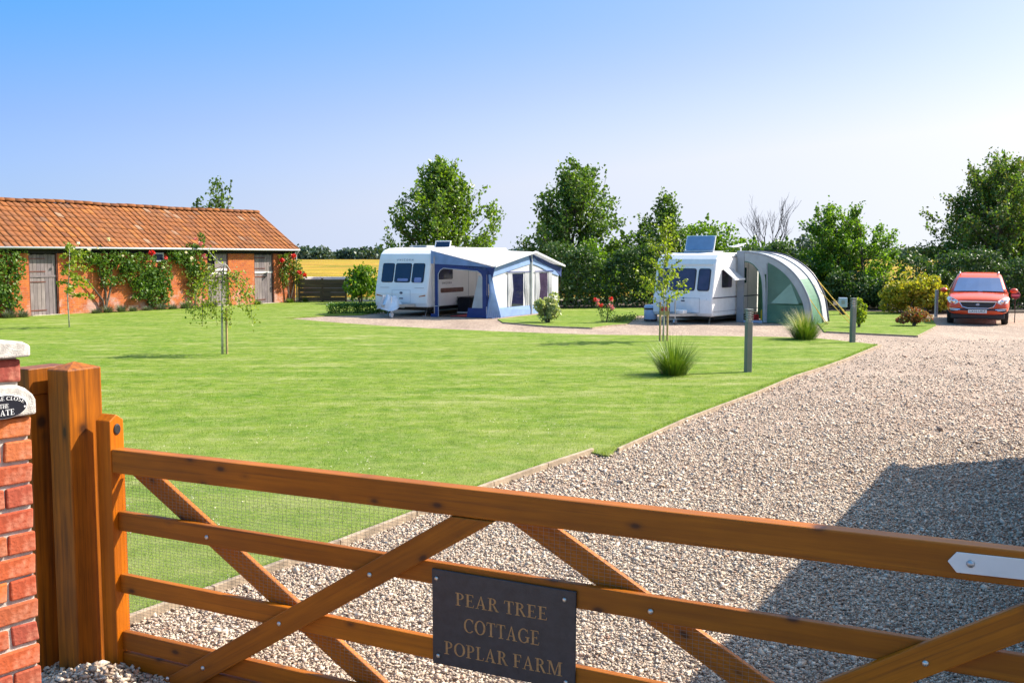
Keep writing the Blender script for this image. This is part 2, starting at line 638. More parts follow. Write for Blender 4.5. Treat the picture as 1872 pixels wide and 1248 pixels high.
# leaves as many small folded blades
def leaf_arrays(P, size, rng, out=None, jitter=1.0, aspect=0.6, up=0.2, fold=0.25):
    P = np.asarray(P, float)
    n = len(P)
    d = rng.normal(size=(n, 3)) * jitter
    if out is not None:
        d = d + out
    d[:, 2] += up
    d /= np.linalg.norm(d, axis=1)[:, None] + 1e-9
    t = rng.normal(size=(n, 3))
    s = np.cross(d, t)
    s /= np.linalg.norm(s, axis=1)[:, None] + 1e-9
    nn = np.cross(s, d)
    L = (size * rng.uniform(0.65, 1.25, n))[:, None]
    base = P - d * L * 0.5
    tip = P + d * L * 0.5
    l = P - d * L * 0.05 + s * L * aspect * 0.5 + nn * L * fold * 0.5
    r = P - d * L * 0.05 - s * L * aspect * 0.5 + nn * L * fold * 0.5
    v = np.stack([base, r, tip, l], 1).reshape(-1, 3)
    i = np.arange(n)[:, None] * 4
    f = np.concatenate([i + np.array([[0, 1, 2]]), i + np.array([[0, 2, 3]])], 1).reshape(-1, 3)
    return v, f


def leaves(name, P, size, mat, parent, rng, **kw):
    v, f = leaf_arrays(P, size, rng, **kw)
    return arrmesh(name, v, f, mat, parent)


def blades(name, base, direction, length, width, droop, mat, parent=None, segs=3):
    """curved grass blades; base, direction: (n,3)"""
    base = np.asarray(base, float)
    n = len(base)
    d = direction / (np.linalg.norm(direction, axis=1)[:, None] + 1e-9)
    side = np.cross(d, np.array([0, 0, 1.0])) + 1e-6
    side /= np.linalg.norm(side, axis=1)[:, None]
    L = np.broadcast_to(np.asarray(length, float), (n,))[:, None]
    Wd = np.broadcast_to(np.asarray(width, float), (n,))[:, None]
    D = np.broadcast_to(np.asarray(droop, float), (n,))[:, None]
    vs = []
    for k in range(segs + 1):
        t = k / segs
        c = base + d * L * t
        hor = d.copy()
        hor[:, 2] = 0
        c = c + hor * L * D * t * t * 0.6
        c[:, 2] -= (D * L * t * t * 0.75)[:, 0]
        w = Wd * (1 - t) * (1 if k else 0.8)
        if k < segs:
            vs += [c - side * w * 0.5, c + side * w * 0.5]
        else:
            vs += [c]
    m = 2 * segs + 1
    v = np.stack(vs, 1).reshape(-1, 3)
    pat = []
    for k in range(segs - 1):
        a = 2 * k
        pat += [(a, a + 1, a + 3), (a, a + 3, a + 2)]
    a = 2 * (segs - 1)
    pat.append((a, a + 1, a + 2))
    pat = np.array(pat)
    f = (np.arange(n)[:, None, None] * m + pat[None]).reshape(-1, 3)
    return arrmesh(name, v, f, mat, parent)


# ------------------------------------------------------------------ materials
simple('white_paint', (0.78, 0.77, 0.74), 0.35, var=0.03, scale=2, coat=0.3)
simple('cream_paint', (0.85, 0.82, 0.79), 0.38, var=0.04, scale=2, coat=0.2)
simple('grey_white', (0.83, 0.81, 0.79), 0.45, var=0.05)
simple('canvas_white', (0.76, 0.76, 0.78), 0.75, var=0.04, scale=3, bmp=0.1)
simple('canvas_blue', (0.03, 0.055, 0.20), 0.7, var=0.15, scale=3, bmp=0.15)
simple('canvas_light_blue', (0.25, 0.38, 0.64), 0.7, var=0.12, scale=3, bmp=0.15)
simple('canvas_grey', (0.30, 0.32, 0.34), 0.7, var=0.1, scale=3, bmp=0.15)
simple('canvas_pale', (0.55, 0.58, 0.58), 0.7, var=0.1, scale=3, bmp=0.15)
simple('canvas_green', (0.10, 0.24, 0.15), 0.6, var=0.15, scale=3, bmp=0.15)
simple('sheer_green', (0.17, 0.32, 0.24), 0.35, var=0.2, scale=1.2)
simple('sheer_pale', (0.24, 0.40, 0.31), 0.4, var=0.15, scale=1.5)
simple('tarp', (0.45, 0.58, 0.70), 0.5, var=0.12, scale=5)
simple('black_plastic', (0.02, 0.02, 0.022), 0.5, var=0.2)
simple('dark_fabric', (0.012, 0.013, 0.018), 0.9, var=0.4, scale=30)
simple('red_fabric', (0.35, 0.03, 0.035), 0.9, var=0.5, scale=8)
simple('rubber', (0.018, 0.018, 0.018), 0.8, var=0.2)
simple('chrome', (0.75, 0.76, 0.78), 0.18, 1.0, var=0.05)
simple('steel', (0.42, 0.43, 0.44), 0.4, 0.9, var=0.15, scale=10)
simple('wire_dark', (0.22, 0.22, 0.2), 0.5, 0.6, var=0.15, scale=10)
simple('zinc', (0.55, 0.54, 0.5), 0.35, 0.9, var=0.2, scale=20)
simple('bollard_grey', (0.165, 0.18, 0.155), 0.5, var=0.08, scale=4)
simple('post_grey', (0.3, 0.32, 0.35), 0.6, var=0.1)
simple('lens', (0.75, 0.76, 0.74), 0.1, var=0.1, coat=1)
simple('glass_dark', (0.012, 0.014, 0.045), 0.06, var=0.2, scale=3, coat=0.5)
simple('glass_purple', (0.05, 0.035, 0.07), 0.1, var=0.3, scale=3, coat=0.5)
simple('glass_sky_tint', (0.045, 0.11, 0.25), 0.05, 0.0, var=0.1, scale=2, coat=0.3, spec=0.5)  # windscreen: blue base colour stands in for the reflected sky
simple('panel_blue', (0.16, 0.24, 0.38), 0.12, var=0.15, scale=3, coat=0.6)
simple('lamp_orange', (0.42, 0.10, 0.02), 0.25, var=0.1, coat=0.6)
simple('lamp_red', (0.4, 0.01, 0.02), 0.25, var=0.1, coat=0.6)
simple('dark_red', (0.16, 0.008, 0.02), 0.35, var=0.1)
simple('decal_brown', (0.14, 0.045, 0.03), 0.4, var=0.5, scale=7)
simple('decal_grey', (0.10, 0.10, 0.13), 0.4, var=0.1)
simple('seam_grey', (0.33, 0.33, 0.36), 0.5, var=0.1)
simple('car_red', (0.68, 0.06, 0.008), 0.32, var=0.03, coat=0.45)
simple('plate_white', (0.72, 0.72, 0.7), 0.4, var=0.03)
simple('yellow_rope', (0.62, 0.40, 0.02), 0.6, var=0.1)
simple('yellow_plastic', (0.7, 0.55, 0.03), 0.4, var=0.1)
simple('red_plastic', (0.55, 0.02, 0.025), 0.4, var=0.1)
simple('barrel_blue', (0.36, 0.45, 0.60), 0.4, var=0.08)
simple('slate', (0.030, 0.031, 0.036), 0.42, var=0.25, scale=30, bmp=0.12)
simple('gilt', (0.40, 0.21, 0.075), 0.55, var=0.3, scale=60)
simple('plaque_black', (0.012, 0.013, 0.02), 0.35, var=0.1)
simple('stone', (0.50, 0.47, 0.42), 0.9, var=0.35, scale=35, bmp=0.6)
simple('mortar', (0.46, 0.42, 0.36), 0.95, var=0.2, scale=40, bmp=0.5)
simple('pale_timber', (0.42, 0.30, 0.13), 0.8, var=0.25, scale=12)
simple('bark', (0.10, 0.075, 0.05), 0.9, var=0.4, scale=12, bmp=0.5)
simple('bark_pale', (0.46, 0.42, 0.35), 0.85, var=0.5, scale=9, bmp=0.3)
simple('bark_dead', (0.12, 0.09, 0.085), 0.9, var=0.3, scale=12)
simple('edging', (0.30, 0.235, 0.165), 0.9, var=0.35, scale=9, bmp=0.4)
simple('gutter_white', (0.45, 0.46, 0.45), 0.4, var=0.06)
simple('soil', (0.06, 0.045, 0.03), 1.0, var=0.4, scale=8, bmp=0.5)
simple('threshold', (0.4, 0.36, 0.27), 0.95, var=0.3, scale=12, bmp=0.4)
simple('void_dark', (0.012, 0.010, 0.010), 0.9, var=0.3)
simple('pillow_blue', (0.2, 0.25, 0.48), 0.8, var=0.1)
simple('sheet_white', (0.7, 0.66, 0.62), 0.7, var=0.15, scale=3)
woodmat('gate_wood_x', (0.28, 0.080, 0.003), (0.56, 0.175, 0.005), 'X', rough=0.5)
woodmat('gate_wood_z', (0.34, 0.085, 0.003), (0.62, 0.18, 0.005), 'Z', knots=False)
woodmat('post_wood', (0.09, 0.027, 0.004), (0.50, 0.15, 0.005), 'Z', dark=(0.03, 0.012, 0.006))
woodmat('door_wood', (0.16, 0.135, 0.14), (0.34, 0.30, 0.31), 'Z', knots=False, rough=0.9)
woodmat('fence_wood', (0.075, 0.05, 0.032), (0.17, 0.12, 0.075), 'X', knots=False, rough=0.9)
brickwall('barn_brick')
tilemat('roof_tile', True)
tilemat('roof_tile_mass', False)

for nm_, tr_ in (('canvas_white', .4), ('canvas_pale', .3), ('canvas_light_blue', .25), ('canvas_green', .25), ('sheer_green', .45), ('canvas_blue', .15)):
    mm = MATS[nm_]
    tn = mm.node_tree
    pb = next(x for x in tn.nodes if x.type == 'BSDF_PRINCIPLED')
    oo = next(x for x in tn.nodes if x.type == 'OUTPUT_MATERIAL')
    tl = tn.nodes.new('ShaderNodeBsdfTranslucent')
    tn.links.new(pb.inputs['Base Color'].links[0].from_socket, tl.inputs['Color'])
    mxs = tn.nodes.new('ShaderNodeMixShader')
    mxs.inputs[0].default_value = tr_
    tn.links.new(pb.outputs[0], mxs.inputs[1])
    tn.links.new(tl.outputs[0], mxs.inputs[2])
    tn.links.new(mxs.outputs[0], oo.inputs['Surface'])

m, nt, b, out = nmat('pillar_brick')
oi = nt.nodes.new('ShaderNodeObjectInfo')
v = coords(nt)
c = ramp(nt, oi.outputs['Random'], [(0.0, (0.33, 0.05, 0.018)), (0.3, (0.44, 0.085, 0.02)), (0.5, (0.26, 0.045, 0.03)),
                                    (0.7, (0.50, 0.13, 0.022)), (0.85, (0.34, 0.09, 0.06)), (1.0, (0.19, 0.035, 0.03))])
n1 = noise(nt, v, 14, 6, 0.65)
c = mixc(nt, ramp(nt, n1, [(0.5, (0, 0, 0)), (0.72, (0.6, 0.6, 0.6))]), c, (0.52, 0.24, 0.15))
n2 = noise(nt, v, 60, 4)
c = mixc(nt, 0.5, c, ramp(nt, n2, [(0.3, (0.6, 0.6, 0.6)), (0.7, (1.15, 1.15, 1.15))]), 'MULTIPLY')
nt.links.new(c, b.inputs['Base Color'])
b.inputs['Roughness'].default_value = 0.9
nb = nt.nodes.new('ShaderNodeMath')
nt.links.new(n1, nb.inputs[0])
nt.links.new(n2, nb.inputs[1])
bump(nt, b, nb.outputs[0], 0.45, 0.008)

# leaves
leafmat('leaf_cherry', [(0.065, 0.13, 0.014), (0.105, 0.185, 0.018), (0.16, 0.24, 0.022), (0.075, 0.135, 0.02)], trans=0.42, rough=0.38, spec=0.5)
leafmat('leaf_dark', [(0.055, 0.11, 0.022), (0.08, 0.145, 0.024), (0.12, 0.19, 0.026), (0.065, 0.12, 0.03)], trans=0.4)
leafmat('leaf_bush', [(0.075, 0.16, 0.016), (0.12, 0.22, 0.022), (0.17, 0.28, 0.026), (0.075, 0.14, 0.02)], trans=0.42)
leafmat('leaf_hawthorn', [(0.06, 0.115, 0.025), (0.085, 0.155, 0.026), (0.13, 0.205, 0.028), (0.12, 0.10, 0.045)], trans=0.38)
leafmat('leaf_lime', [(0.15, 0.21, 0.018), (0.20, 0.26, 0.025), (0.28, 0.32, 0.04), (0.12, 0.18, 0.02)], trans=0.42)
leafmat('leaf_climber', [(0.05, 0.12, 0.02), (0.09, 0.18, 0.025), (0.15, 0.23, 0.04), (0.08, 0.14, 0.035)], trans=0.3)
leafmat('leaf_rose', [(0.08, 0.14, 0.02), (0.14, 0.20, 0.03), (0.20, 0.24, 0.04), (0.10, 0.13, 0.03)], trans=0.3)
leafmat('leaf_variegated', [(0.16, 0.24, 0.06), (0.46, 0.47, 0.24), (0.24, 0.30, 0.09), (0.60, 0.58, 0.38)], trans=0.3)
leafmat('leaf_yellow', [(0.40, 0.33, 0.03), (0.22, 0.27, 0.03), (0.46, 0.36, 0.05), (0.15, 0.22, 0.02)], trans=0.35)
leafmat('leaf_box', [(0.06, 0.15, 0.016), (0.09, 0.19, 0.02), (0.045, 0.11, 0.016)], trans=0.25)
leafmat('leaf_hedge_shade', [(0.03, 0.068, 0.022), (0.048, 0.095, 0.026), (0.07, 0.125, 0.028), (0.04, 0.07, 0.03)], trans=0.28)  # darkened leaf colour: the hedge's shaded side is painted in
leafmat('leaf_far_haze', [(0.055, 0.095, 0.065), (0.075, 0.12, 0.075), (0.05, 0.085, 0.065)], trans=0.2)  # pale blue-green: distance haze is put into the leaf colour
leafmat('lavender', [(0.10, 0.13, 0.085), (0.15, 0.17, 0.13), (0.08, 0.12, 0.05), (0.17, 0.16, 0.18)], trans=0.2)
leafmat('grass_blade', [(0.115, 0.21, 0.015), (0.165, 0.255, 0.026), (0.22, 0.29, 0.06), (0.33, 0.36, 0.15), (0.13, 0.225, 0.016)], turf=True, trans=0.35, rough=0.6, spec=0.2)
leafmat('clump_blade', [(0.05, 0.11, 0.012), (0.10, 0.18, 0.018), (0.19, 0.25, 0.04), (0.07, 0.13, 0.014)], trans=0.25)
leafmat('straw_blade', [(0.45, 0.40, 0.22), (0.55, 0.50, 0.32), (0.38, 0.36, 0.16)], trans=0.3)
leafmat('wheat', [(0.34, 0.22, 0.03), (0.44, 0.29, 0.045), (0.38, 0.27, 0.05), (0.25, 0.21, 0.03)], trans=0.25, rough=0.7, spec=0.2)
leafmat('petal_red', [(0.55, 0.02, 0.02), (0.65, 0.04, 0.03)], trans=0.25)
leafmat('petal_pink', [(0.65, 0.16, 0.24), (0.72, 0.30, 0.34)], trans=0.25)
leafmat('petal_white', [(0.75, 0.66, 0.58), (0.78, 0.72, 0.68)], trans=0.25)
leafmat('leaf_redbed', [(0.30, 0.06, 0.035), (0.42, 0.13, 0.06), (0.10, 0.15, 0.03), (0.36, 0.20, 0.09)], trans=0.25)

# lawn
m, nt, b, out = nmat('lawn')
v = coords(nt)
streak = streaks(nt)
patch = noise(nt, v, 0.55, 5, 0.6)
fine = noise(nt, v, 60, 4, 0.7)
mid = noise(nt, v, 7, 5, 0.6)
c = ramp(nt, streak, [(0.35, (0.080, 0.165, 0.006)), (0.45, (0.115, 0.195, 0.010)), (0.54, (0.155, 0.220, 0.020)), (0.65, (0.26, 0.285, 0.10))])
c = mixc(nt, ramp(nt, patch, [(0.35, (0, 0, 0)), (0.75, (0.55, 0.55, 0.55))]), c, (0.14, 0.205, 0.026))
c = mixc(nt, ramp(nt, mid, [(0.47, (0, 0, 0)), (0.70, (0.75, 0.75, 0.75))]), c, (0.23, 0.26, 0.085))
spk = noise(nt, coords(nt, scale=(1, 1, 0)), 2.6, 6, 0.72)
c = mixc(nt, 0.9, c, ramp(nt, spk, [(0.34, (0.62, 0.72, 0.45)), (0.5, (1, 1, 1)), (0.66, (1.28, 1.16, 1.5))]), 'MULTIPLY')
gy = nt.nodes.new('ShaderNodeSeparateXYZ')
nt.links.new(v, gy.inputs[0])
ady = nt.nodes.new('ShaderNodeMath')
ady.operation = 'MULTIPLY_ADD'
ady.inputs[1].default_value = 9.0
nt.links.new(patch, ady.inputs[0])
nt.links.new(gy.outputs[1], ady.inputs[2])
dry = nt.nodes.new('ShaderNodeMapRange')
for k_, v_ in (('From Min', 11.5), ('From Max', 19.0), ('To Min', 0.4), ('To Max', 0.0)):
    dry.inputs[k_].default_value = v_
nt.links.new(ady.outputs[0], dry.inputs['Value'])
c = mixc(nt, dry.outputs[0], c, (0.215, 0.25, 0.085))
c = mixc(nt, 0.75, c, ramp(nt, fine, [(0.25, (0.55, 0.55, 0.5)), (0.75, (1.3, 1.3, 1.3))]), 'MULTIPLY')
nt.links.new(c, b.inputs['Base Color'])
b.inputs['Roughness'].default_value = 0.9
b.inputs['Specular IOR Level'].default_value = 0.15
bump(nt, b, fine, 0.8, 0.015)

# gravel ground
m, nt, b, out = nmat('gravel')
v = coords(nt)
vo = nt.nodes.new('ShaderNodeTexVoronoi')
vo.inputs['Scale'].default_value = 46
nt.links.new(v, vo.inputs['Vector'])
sx = nt.nodes.new('ShaderNodeSeparateColor')
nt.links.new(vo.outputs['Color'], sx.inputs[0])
c = ramp(nt, sx.outputs[0], [(0.0, (0.25, 0.18, 0.135)), (0.3, (0.36, 0.275, 0.21)), (0.6, (0.45, 0.36, 0.28)), (0.85, (0.52, 0.435, 0.345)),
                             (1.0, (0.34, 0.21, 0.145))])
big = noise(nt, coords(nt, scale=(1.0, .35, 1), rot=(0, 0, R(25))), 0.9, 6, 0.62)
c = mixc(nt, 0.8, c, ramp(nt, big, [(0.36, (0.66, 0.60, 0.57)), (0.64, (1.02, 0.98, 0.94))]), 'MULTIPLY')
lump = noise(nt, v, 9.0, 6, 0.75)
c = mixc(nt, 0.9, c, ramp(nt, lump, [(0.36, (0.55, 0.53, 0.52)), (0.5, (0.95, 0.95, 0.95)), (0.64, (1.3, 1.28, 1.25))]), 'MULTIPLY')
nt.links.new(c, b.inputs['Base Color'])
b.inputs['Roughness'].default_value = 0.85
iv = nt.nodes.new('ShaderNodeMath')
iv.operation = 'SUBTRACT'
iv.inputs[0].default_value = 1
nt.links.new(vo.outputs['Distance'], iv.inputs[1])
bump(nt, b, iv.outputs[0], 0.9, 0.02)

m, nt, b, out = nmat('gravel_stone')
c = ramp(nt, island_random(nt), [(0.0, (0.27, 0.19, 0.14)), (0.15, (0.40, 0.30, 0.22)), (0.4, (0.47, 0.37, 0.275)), (0.62, (0.56, 0.46, 0.35)),
                                 (0.82, (0.64, 0.555, 0.44)), (0.92, (0.42, 0.36, 0.30)), (1.0, (0.40, 0.22, 0.13))])
nt.links.new(c, b.inputs['Base Color'])
b.inputs['Roughness'].default_value = 0.7

# crop field
m, nt, b, out = nmat('crop_field')
v = coords(nt)
f1 = noise(nt, coords(nt, scale=(0.012, 0.055, 1), rot=(0, 0, R(3))), 2.2, 7, 0.65)
f2 = noise(nt, coords(nt, scale=(0.25, 0.7, 1)), 1.3, 5, 0.7)
c = ramp(nt, f1, [(0.41, (0.16, 0.165, 0.02)), (0.47, (0.30, 0.215, 0.028)), (0.53, (0.42, 0.28, 0.04)), (0.60, (0.33, 0.18, 0.035))])
c = mixc(nt, 0.8, c, ramp(nt, f2, [(0.3, (0.6, 0.62, 0.5)), (0.7, (1.2, 1.15, 1.1))]), 'MULTIPLY')
nt.links.new(c, b.inputs['Base Color'])
b.inputs['Roughness'].default_value = 0.95
b.inputs['Specular IOR Level'].default_value = 0.1
bump(nt, b, f2, 1.0, 0.3)

m, nt, b, out = nmat('rough_ground')
v = coords(nt)
c = ramp(nt, noise(nt, v, 0.4, 6, 0.6), [(0.3, (0.07, 0.10, 0.02)), (0.7, (0.16, 0.17, 0.05))])
nt.links.new(c, b.inputs['Base Color'])
b.inputs['Roughness'].default_value = 1.0

# ================================================================== THE SETTING
def sheet(name, poly, z0, z1, mat):
    mb = MB()
    mb.prism([(x, y, z0) for x, y in poly], (0, 0, z1 - z0))
    return struct(mb.build(name, mat))


mb = MB()
mb.add([(-2500, -60, -0.06), (2500, -60, -0.06), (2500, 3500, -0.06), (-2500, 3500, -0.06)], [(0, 1, 2, 3)])
struct(mb.build('ground', 'rough_ground'))
mb = MB()
mb.add([(-34, -8, 0), (34, -8, 0), (34, 50, 0), (-34, 50, 0)], [(0, 1, 2, 3)])
struct(mb.build('gravel_drive', 'gravel'))

LAWN = [(-2.45, 5.52), (-2.084, 6.024), (-1.312, 7.309), (-.815, 8.174), (-.188, 9.264), (.86, 10.80), (1.05, 10.60), (1.16, 10.95), (2.296, 13.02),
        (3.891, 15.642), (5.113, 17.781), (6.947, 20.589), (9.0, 24.1), (8.666, 24.9), (8.14, 25.886), (7.27, 26.4), (5.43, 26.77),
        (3.97, 26.95), (2.48, 27.14), (.99, 27.7), (-.57, 28.5), (-2.2, 29.4), (-4.04, 30.7), (-5.6, 32.0), (-8.0, 34.5),
        (-7.67, 34.85), (-6.75, 36.1), (-5.6, 36.6), (-5.2, 38.5), (-3.5, 47.2), (-33, 49.0), (-33, -2), (-6, -2), (-6.0, 5.52)]
lawn = sheet('lawn', LAWN, -0.02, 0.035, 'lawn')
sheet('rear_lawn', [(-.29, 32.25), (1.09, 30.5), (2.39, 29.8), (2.98, 30.74), (3.66, 31.47), (4.0, 33), (4.6, 36.2), (7.6, 38.6), (8.2, 42), (7.5, 44), (0.2, 44), (2.0, 38.9),
                    (.8, 36.4), (-.5, 34.0)], -0.02, 0.03, 'lawn')
sheet('side_lawn', [(9.0, 28.3), (9.79, 27.71), (11.026, 26.767), (13.284, 30.738), (14.4, 33.6), (15.6, 44), (8.0, 44), (10.6, 35.0), (9.7, 31.0)],
      -0.02, 0.03, 'lawn')
# dark soil below the hedge and along the barn wall
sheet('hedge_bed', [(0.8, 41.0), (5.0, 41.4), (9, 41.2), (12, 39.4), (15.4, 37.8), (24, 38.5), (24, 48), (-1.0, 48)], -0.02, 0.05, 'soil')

# timber edging along the lawn: one board after another
edg = struct(bpy.data.objects.new('lawn_edging', None))
COL.objects.link(edg)
EDGE = [(-2.45, 5.47), (-1.95, 6.24), (-1.312, 7.28), (-.815, 8.14), (-.188, 9.22), (.36, 10.06), (.90, 10.84)]
for i in range(len(EDGE) - 1):
    p, q = Vector((*EDGE[i], 0)), Vector((*EDGE[i + 1], 0))
    d = (q - p).normalized()
    MB().bar(p + d * 0.004 + V(0, 0, .03), q - d * 0.004 + V(0, 0, .03 + .002 * (i % 2)), 0.042, 0.075).build('board', 'edging', edg, bevel=0.006)
EDGE2 = [(1.18, 10.93), (2.296, 12.98), (3.1, 14.3), (3.91, 15.6), (5.13, 17.74), (6.05, 19.1), (6.967, 20.55), (8.0, 22.3), (9.04, 24.06)]
for i in range(len(EDGE2) - 1):
    p, q = Vector((*EDGE2[i], 0)), Vector((*EDGE2[i + 1], 0))
    d = (q - p).normalized()
    MB().bar(p + d * 0.004 + V(.01, -.01, .018), q - d * 0.004 + V(.01, -.01, .018 + .002 * (i % 2)), 0.03, 0.07).build('board', 'edging', edg, bevel=0.005)
for A_, B_ in (((9.05, 28.27), (9.79, 27.68)), ((9.79, 27.68), (11.03, 26.73)), ((11.05, 26.74), (12.2, 28.75)), ((12.2, 28.75), (13.3, 30.72)),
               ((-.29, 32.2), (1.09, 30.46)), ((1.09, 30.46), (2.39, 29.76)), ((2.42, 29.77), (3.0, 30.7)), ((3.0, 30.7), (3.68, 31.44))):
    MB().bar(V(*A_, .015), V(*B_, .015), 0.03, 0.06).build('board', 'edging', edg)

# ripe corn field behind, standing above the ground
rngF = np.random.default_rng(5)
xs = np.linspace(-420, 520, 190)
ys = np.concatenate([np.linspace(54, 120, 70), np.linspace(124, 450, 60)])
XX, YY = np.meshgrid(xs, ys)
ZZ = 0.62 + rngF.normal(size=XX.shape) * 0.035
ZZ[0, :] = -0.05
vv = np.stack([XX, YY, ZZ], -1).reshape(-1, 3)
nx, ny = len(xs), len(ys)
ii = (np.arange(ny - 1)[:, None] * nx + np.arange(nx - 1)[None]).ravel()
tt = np.concatenate([np.stack([ii, ii + 1, ii + nx + 1], 1), np.stack([ii, ii + nx + 1, ii + nx], 1)])
struct(arrmesh('field', vv, tt, 'crop_field'))
# ears of corn along the near part of the field
n = 26000
yy = 54 + 60 * rngF.uniform(0, 1, n) ** 1.7
xx = rngF.uniform(-0.62, 0.62, n) * (yy + 6)
bs = np.stack([xx, yy, np.full(n, 0.45)], 1)
dr = rngF.normal(size=(n, 3)) * 0.25 + np.array([0, 0, 1])
wh = blades('corn_ears', bs, dr, rngF.uniform(.22, .42, n), rngF.uniform(.05, .11, n), .35, 'wheat', segs=2)
stuff(wh)
wh['label'] = 'golden ears of ripe corn in the field behind the fence'

# the far wood on the horizon
rw = np.random.default_rng(11)
Pw = []
for k in range(380):
    x = rw.uniform(-300, 330)
    hh = rw.uniform(3.8, 6.0) * (1 + .25 * math.sin(x * .05) + .15 * math.sin(x * .17))
    rad = rw.uniform(3.0, 6.5)
    q = rw.normal(size=(170, 3))
    q /= np.linalg.norm(q, axis=1)[:, None]
    q[:, 2] = np.abs(q[:, 2]) * rw.uniform(.6, 1, 170)
    Pw.append(np.stack([x + q[:, 0] * rad * 1.3, 455 + rw.uniform(-6, 12) + q[:, 1] * rad, .3 + q[:, 2] * hh], 1))
fw = leaves('far_wood', np.concatenate(Pw), 1.7, 'leaf_far_haze', None, rw, up=0.1, aspect=0.9)
stuff(fw)
fw['label'] = 'dark blue-green belt of far trees along the field horizon'

# ================================================================== GATE, POSTS, PILLAR
GRZ = math.atan2(-.422, .907)
gate = thing('field_gate', 'five-barred stained timber gate with diagonal braces across the drive entrance', 'gate', (-2.084, 5.051, 0), GRZ)
# shutting stile with weathered top
mb = MB()
mb.prism([(-.1, -.005, .03), (-.1, .088, .03), (-.1, .088, 1.345), (-.1, .0415, 1.378), (-.1, -.005, 1.345)], (.1, 0, 0))
mb.build('stile', 'gate_wood_z', gate, bevel=0.005)
mb = MB()
mb.prism([(4.66, -.005, .03), (4.66, .088, .03), (4.66, .088, 1.345), (4.66, .0415, 1.378), (4.66, -.005, 1.345)], (.1, 0, 0))
mb.build('stile', 'gate_wood_z', gate, bevel=0.005)
MB().lathe([(.021, 0), (.021, .004), (.016, .006)], (0, 0, 0), 20, 'X', 1, 1.35).build('latch_disc', 'black_plastic', gate, loc=(.0005, .042, 1.30))
MB().prism([(0, 0, 1.075), (4.66, 0, 1.075), (4.66, 0, 1.2), (0, 0, 1.2)], (0, .075, 0)).build('top_rail', 'gate_wood_x', gate, bevel=0.007)
for (za, zb, h) in ((.864, .822, .102), (.527, .455, .100), (.217, .165, .100), (.105, .062, .088)):
    MB().prism([(0, .03, za - h), (4.66, .03, zb - h), (4.66, .03, zb), (0, .03, za)], (0, .036, 0)).build('rail', 'gate_wood_x', gate, bevel=0.005)


def brace(p, q, w, y0, y1):
    """diagonal board, ends cut level; p lower, q upper in gate (x, z)"""
    ang = math.atan2(q[1] - p[1], q[0] - p[0])
    hx = w / 2 / abs(math.sin(ang))
    pts = [(p[0] - hx, p[1]), (p[0] + hx, p[1]), (q[0] + hx, q[1]), (q[0] - hx, q[1])]
    loc = []
    for x, z in pts:
        dx, dz = x - p[0], z - p[1]
        loc.append((dx * math.cos(ang) + dz * math.sin(ang), y0, -dx * math.sin(ang) + dz * math.cos(ang)))
    o = MB().prism(loc, (0, y1 - y0, 0)).build('brace', 'gate_wood_x', gate, bevel=0.005)
    o.location = (p[0], 0, p[1])
    o.rotation_euler = (0, -ang, 0)
    return o


brace((.40, .012), (2.11, 1.072), .112, -.004, .028)
brace((2.72, .03), (4.42, 1.072), .112, -.004, .028)
brace((1.80, .03), (.13, 1.072), .108, .080, .110)
brace((4.18, .03), (2.33, 1.072), .108, .080, .110)
# wire netting between rails and rear braces
mb = MB()
for i in range(186):
    x = .012 + i * .025
    if x < 4.65:
        mb.box(x - .00045, x + .00045, .0735, .0744, .03, 1.075)
for i in range(66):
    z = .04 + i * .0158
    mb.box(.0, 4.66, .0722, .0731, z - .00045, z + .00045)
stuff(mb.build('wire_netting', 'wire_dark', gate))
mb0 = MB().lathe([(.013, 0), (.0125, .004), (.008, .008), (.002, .009)], n=12, axis='Y')
bolt0 = None
for (x, z, y) in ((.60, .80, .03), (1.066, .442, -.004), (1.585, .755, -.004), (.583, .134, -.004), (.345, .035, -.004), (2.9, .777, .03),
                  (3.923, .758, -.004), (3.0, .41, .03), (3.4, .43, -.004), (1.62, .13, .03)):
    o = MB().lathe([(.003, -.009), (.008, -.007), (.0115, -.004), (.012, 0)], n=12, axis='Y').build('bolt', 'zinc', gate, smooth=True, loc=(x, y, z))
# hinge strap
mb = MB()
mb.prism([(3.982, -.001, 1.138), (4.012, -.001, 1.101), (4.72, -.001, 1.112), (4.72, -.001, 1.18), (4.010, -.001, 1.174)], (0, -.006, 0))
hs = mb.build('hinge_strap', 'sheet_white', gate, bevel=0.002)
MB().lathe([(.002, -.016), (.010, -.014), (.0135, -.009), (.014, -.007)], n=14, axis='Y').build('rivet', 'steel', hs, smooth=True, loc=(4.055, 0, 1.138))

# slate name board screwed to the rails
sg = thing('name_board', 'dark slate name board with gilt capitals screwed to the gate rails', 'sign',
           (-2.084 + .907 * 1.9, 5.051 - .422 * 1.9, .39), GRZ)
MB().prism([(0, .016, 0), (.68, .016, -.006), (.683, .016, .425), (-.003, .016, .431)], (0, .012, 0)).build('slate_panel', 'slate', sg, bevel=0.003)
for (x, z) in ((.022, .39), (.632, .384), (.028, .008 + .03), (.64, .03)):
    MB().lathe([(.002, -.006), (.008, -.005), (.0105, 0)], n=12, axis='Y').build('screw_head', 'zinc', sg, smooth=True, loc=(x, .0158, z))
mb = MB()


def board_word(s, x0, x1, zb, zt):
    global mb
    wd = word_width(s)
    k = (x1 - x0) / wd
    h = zt - zb
    x = x0
    for ch in s:
        if ch == ' ':
            x += .32 * k
            continue
        mb = MB()
        glyph(mb, ch, lambda u, w, d, x=x: V(x + u * k, .0159 - d, zb + w * h), 0.0008)
        mb.build('letter', 'gilt', sg)
        x += (GLY[ch][0] + .08) * k


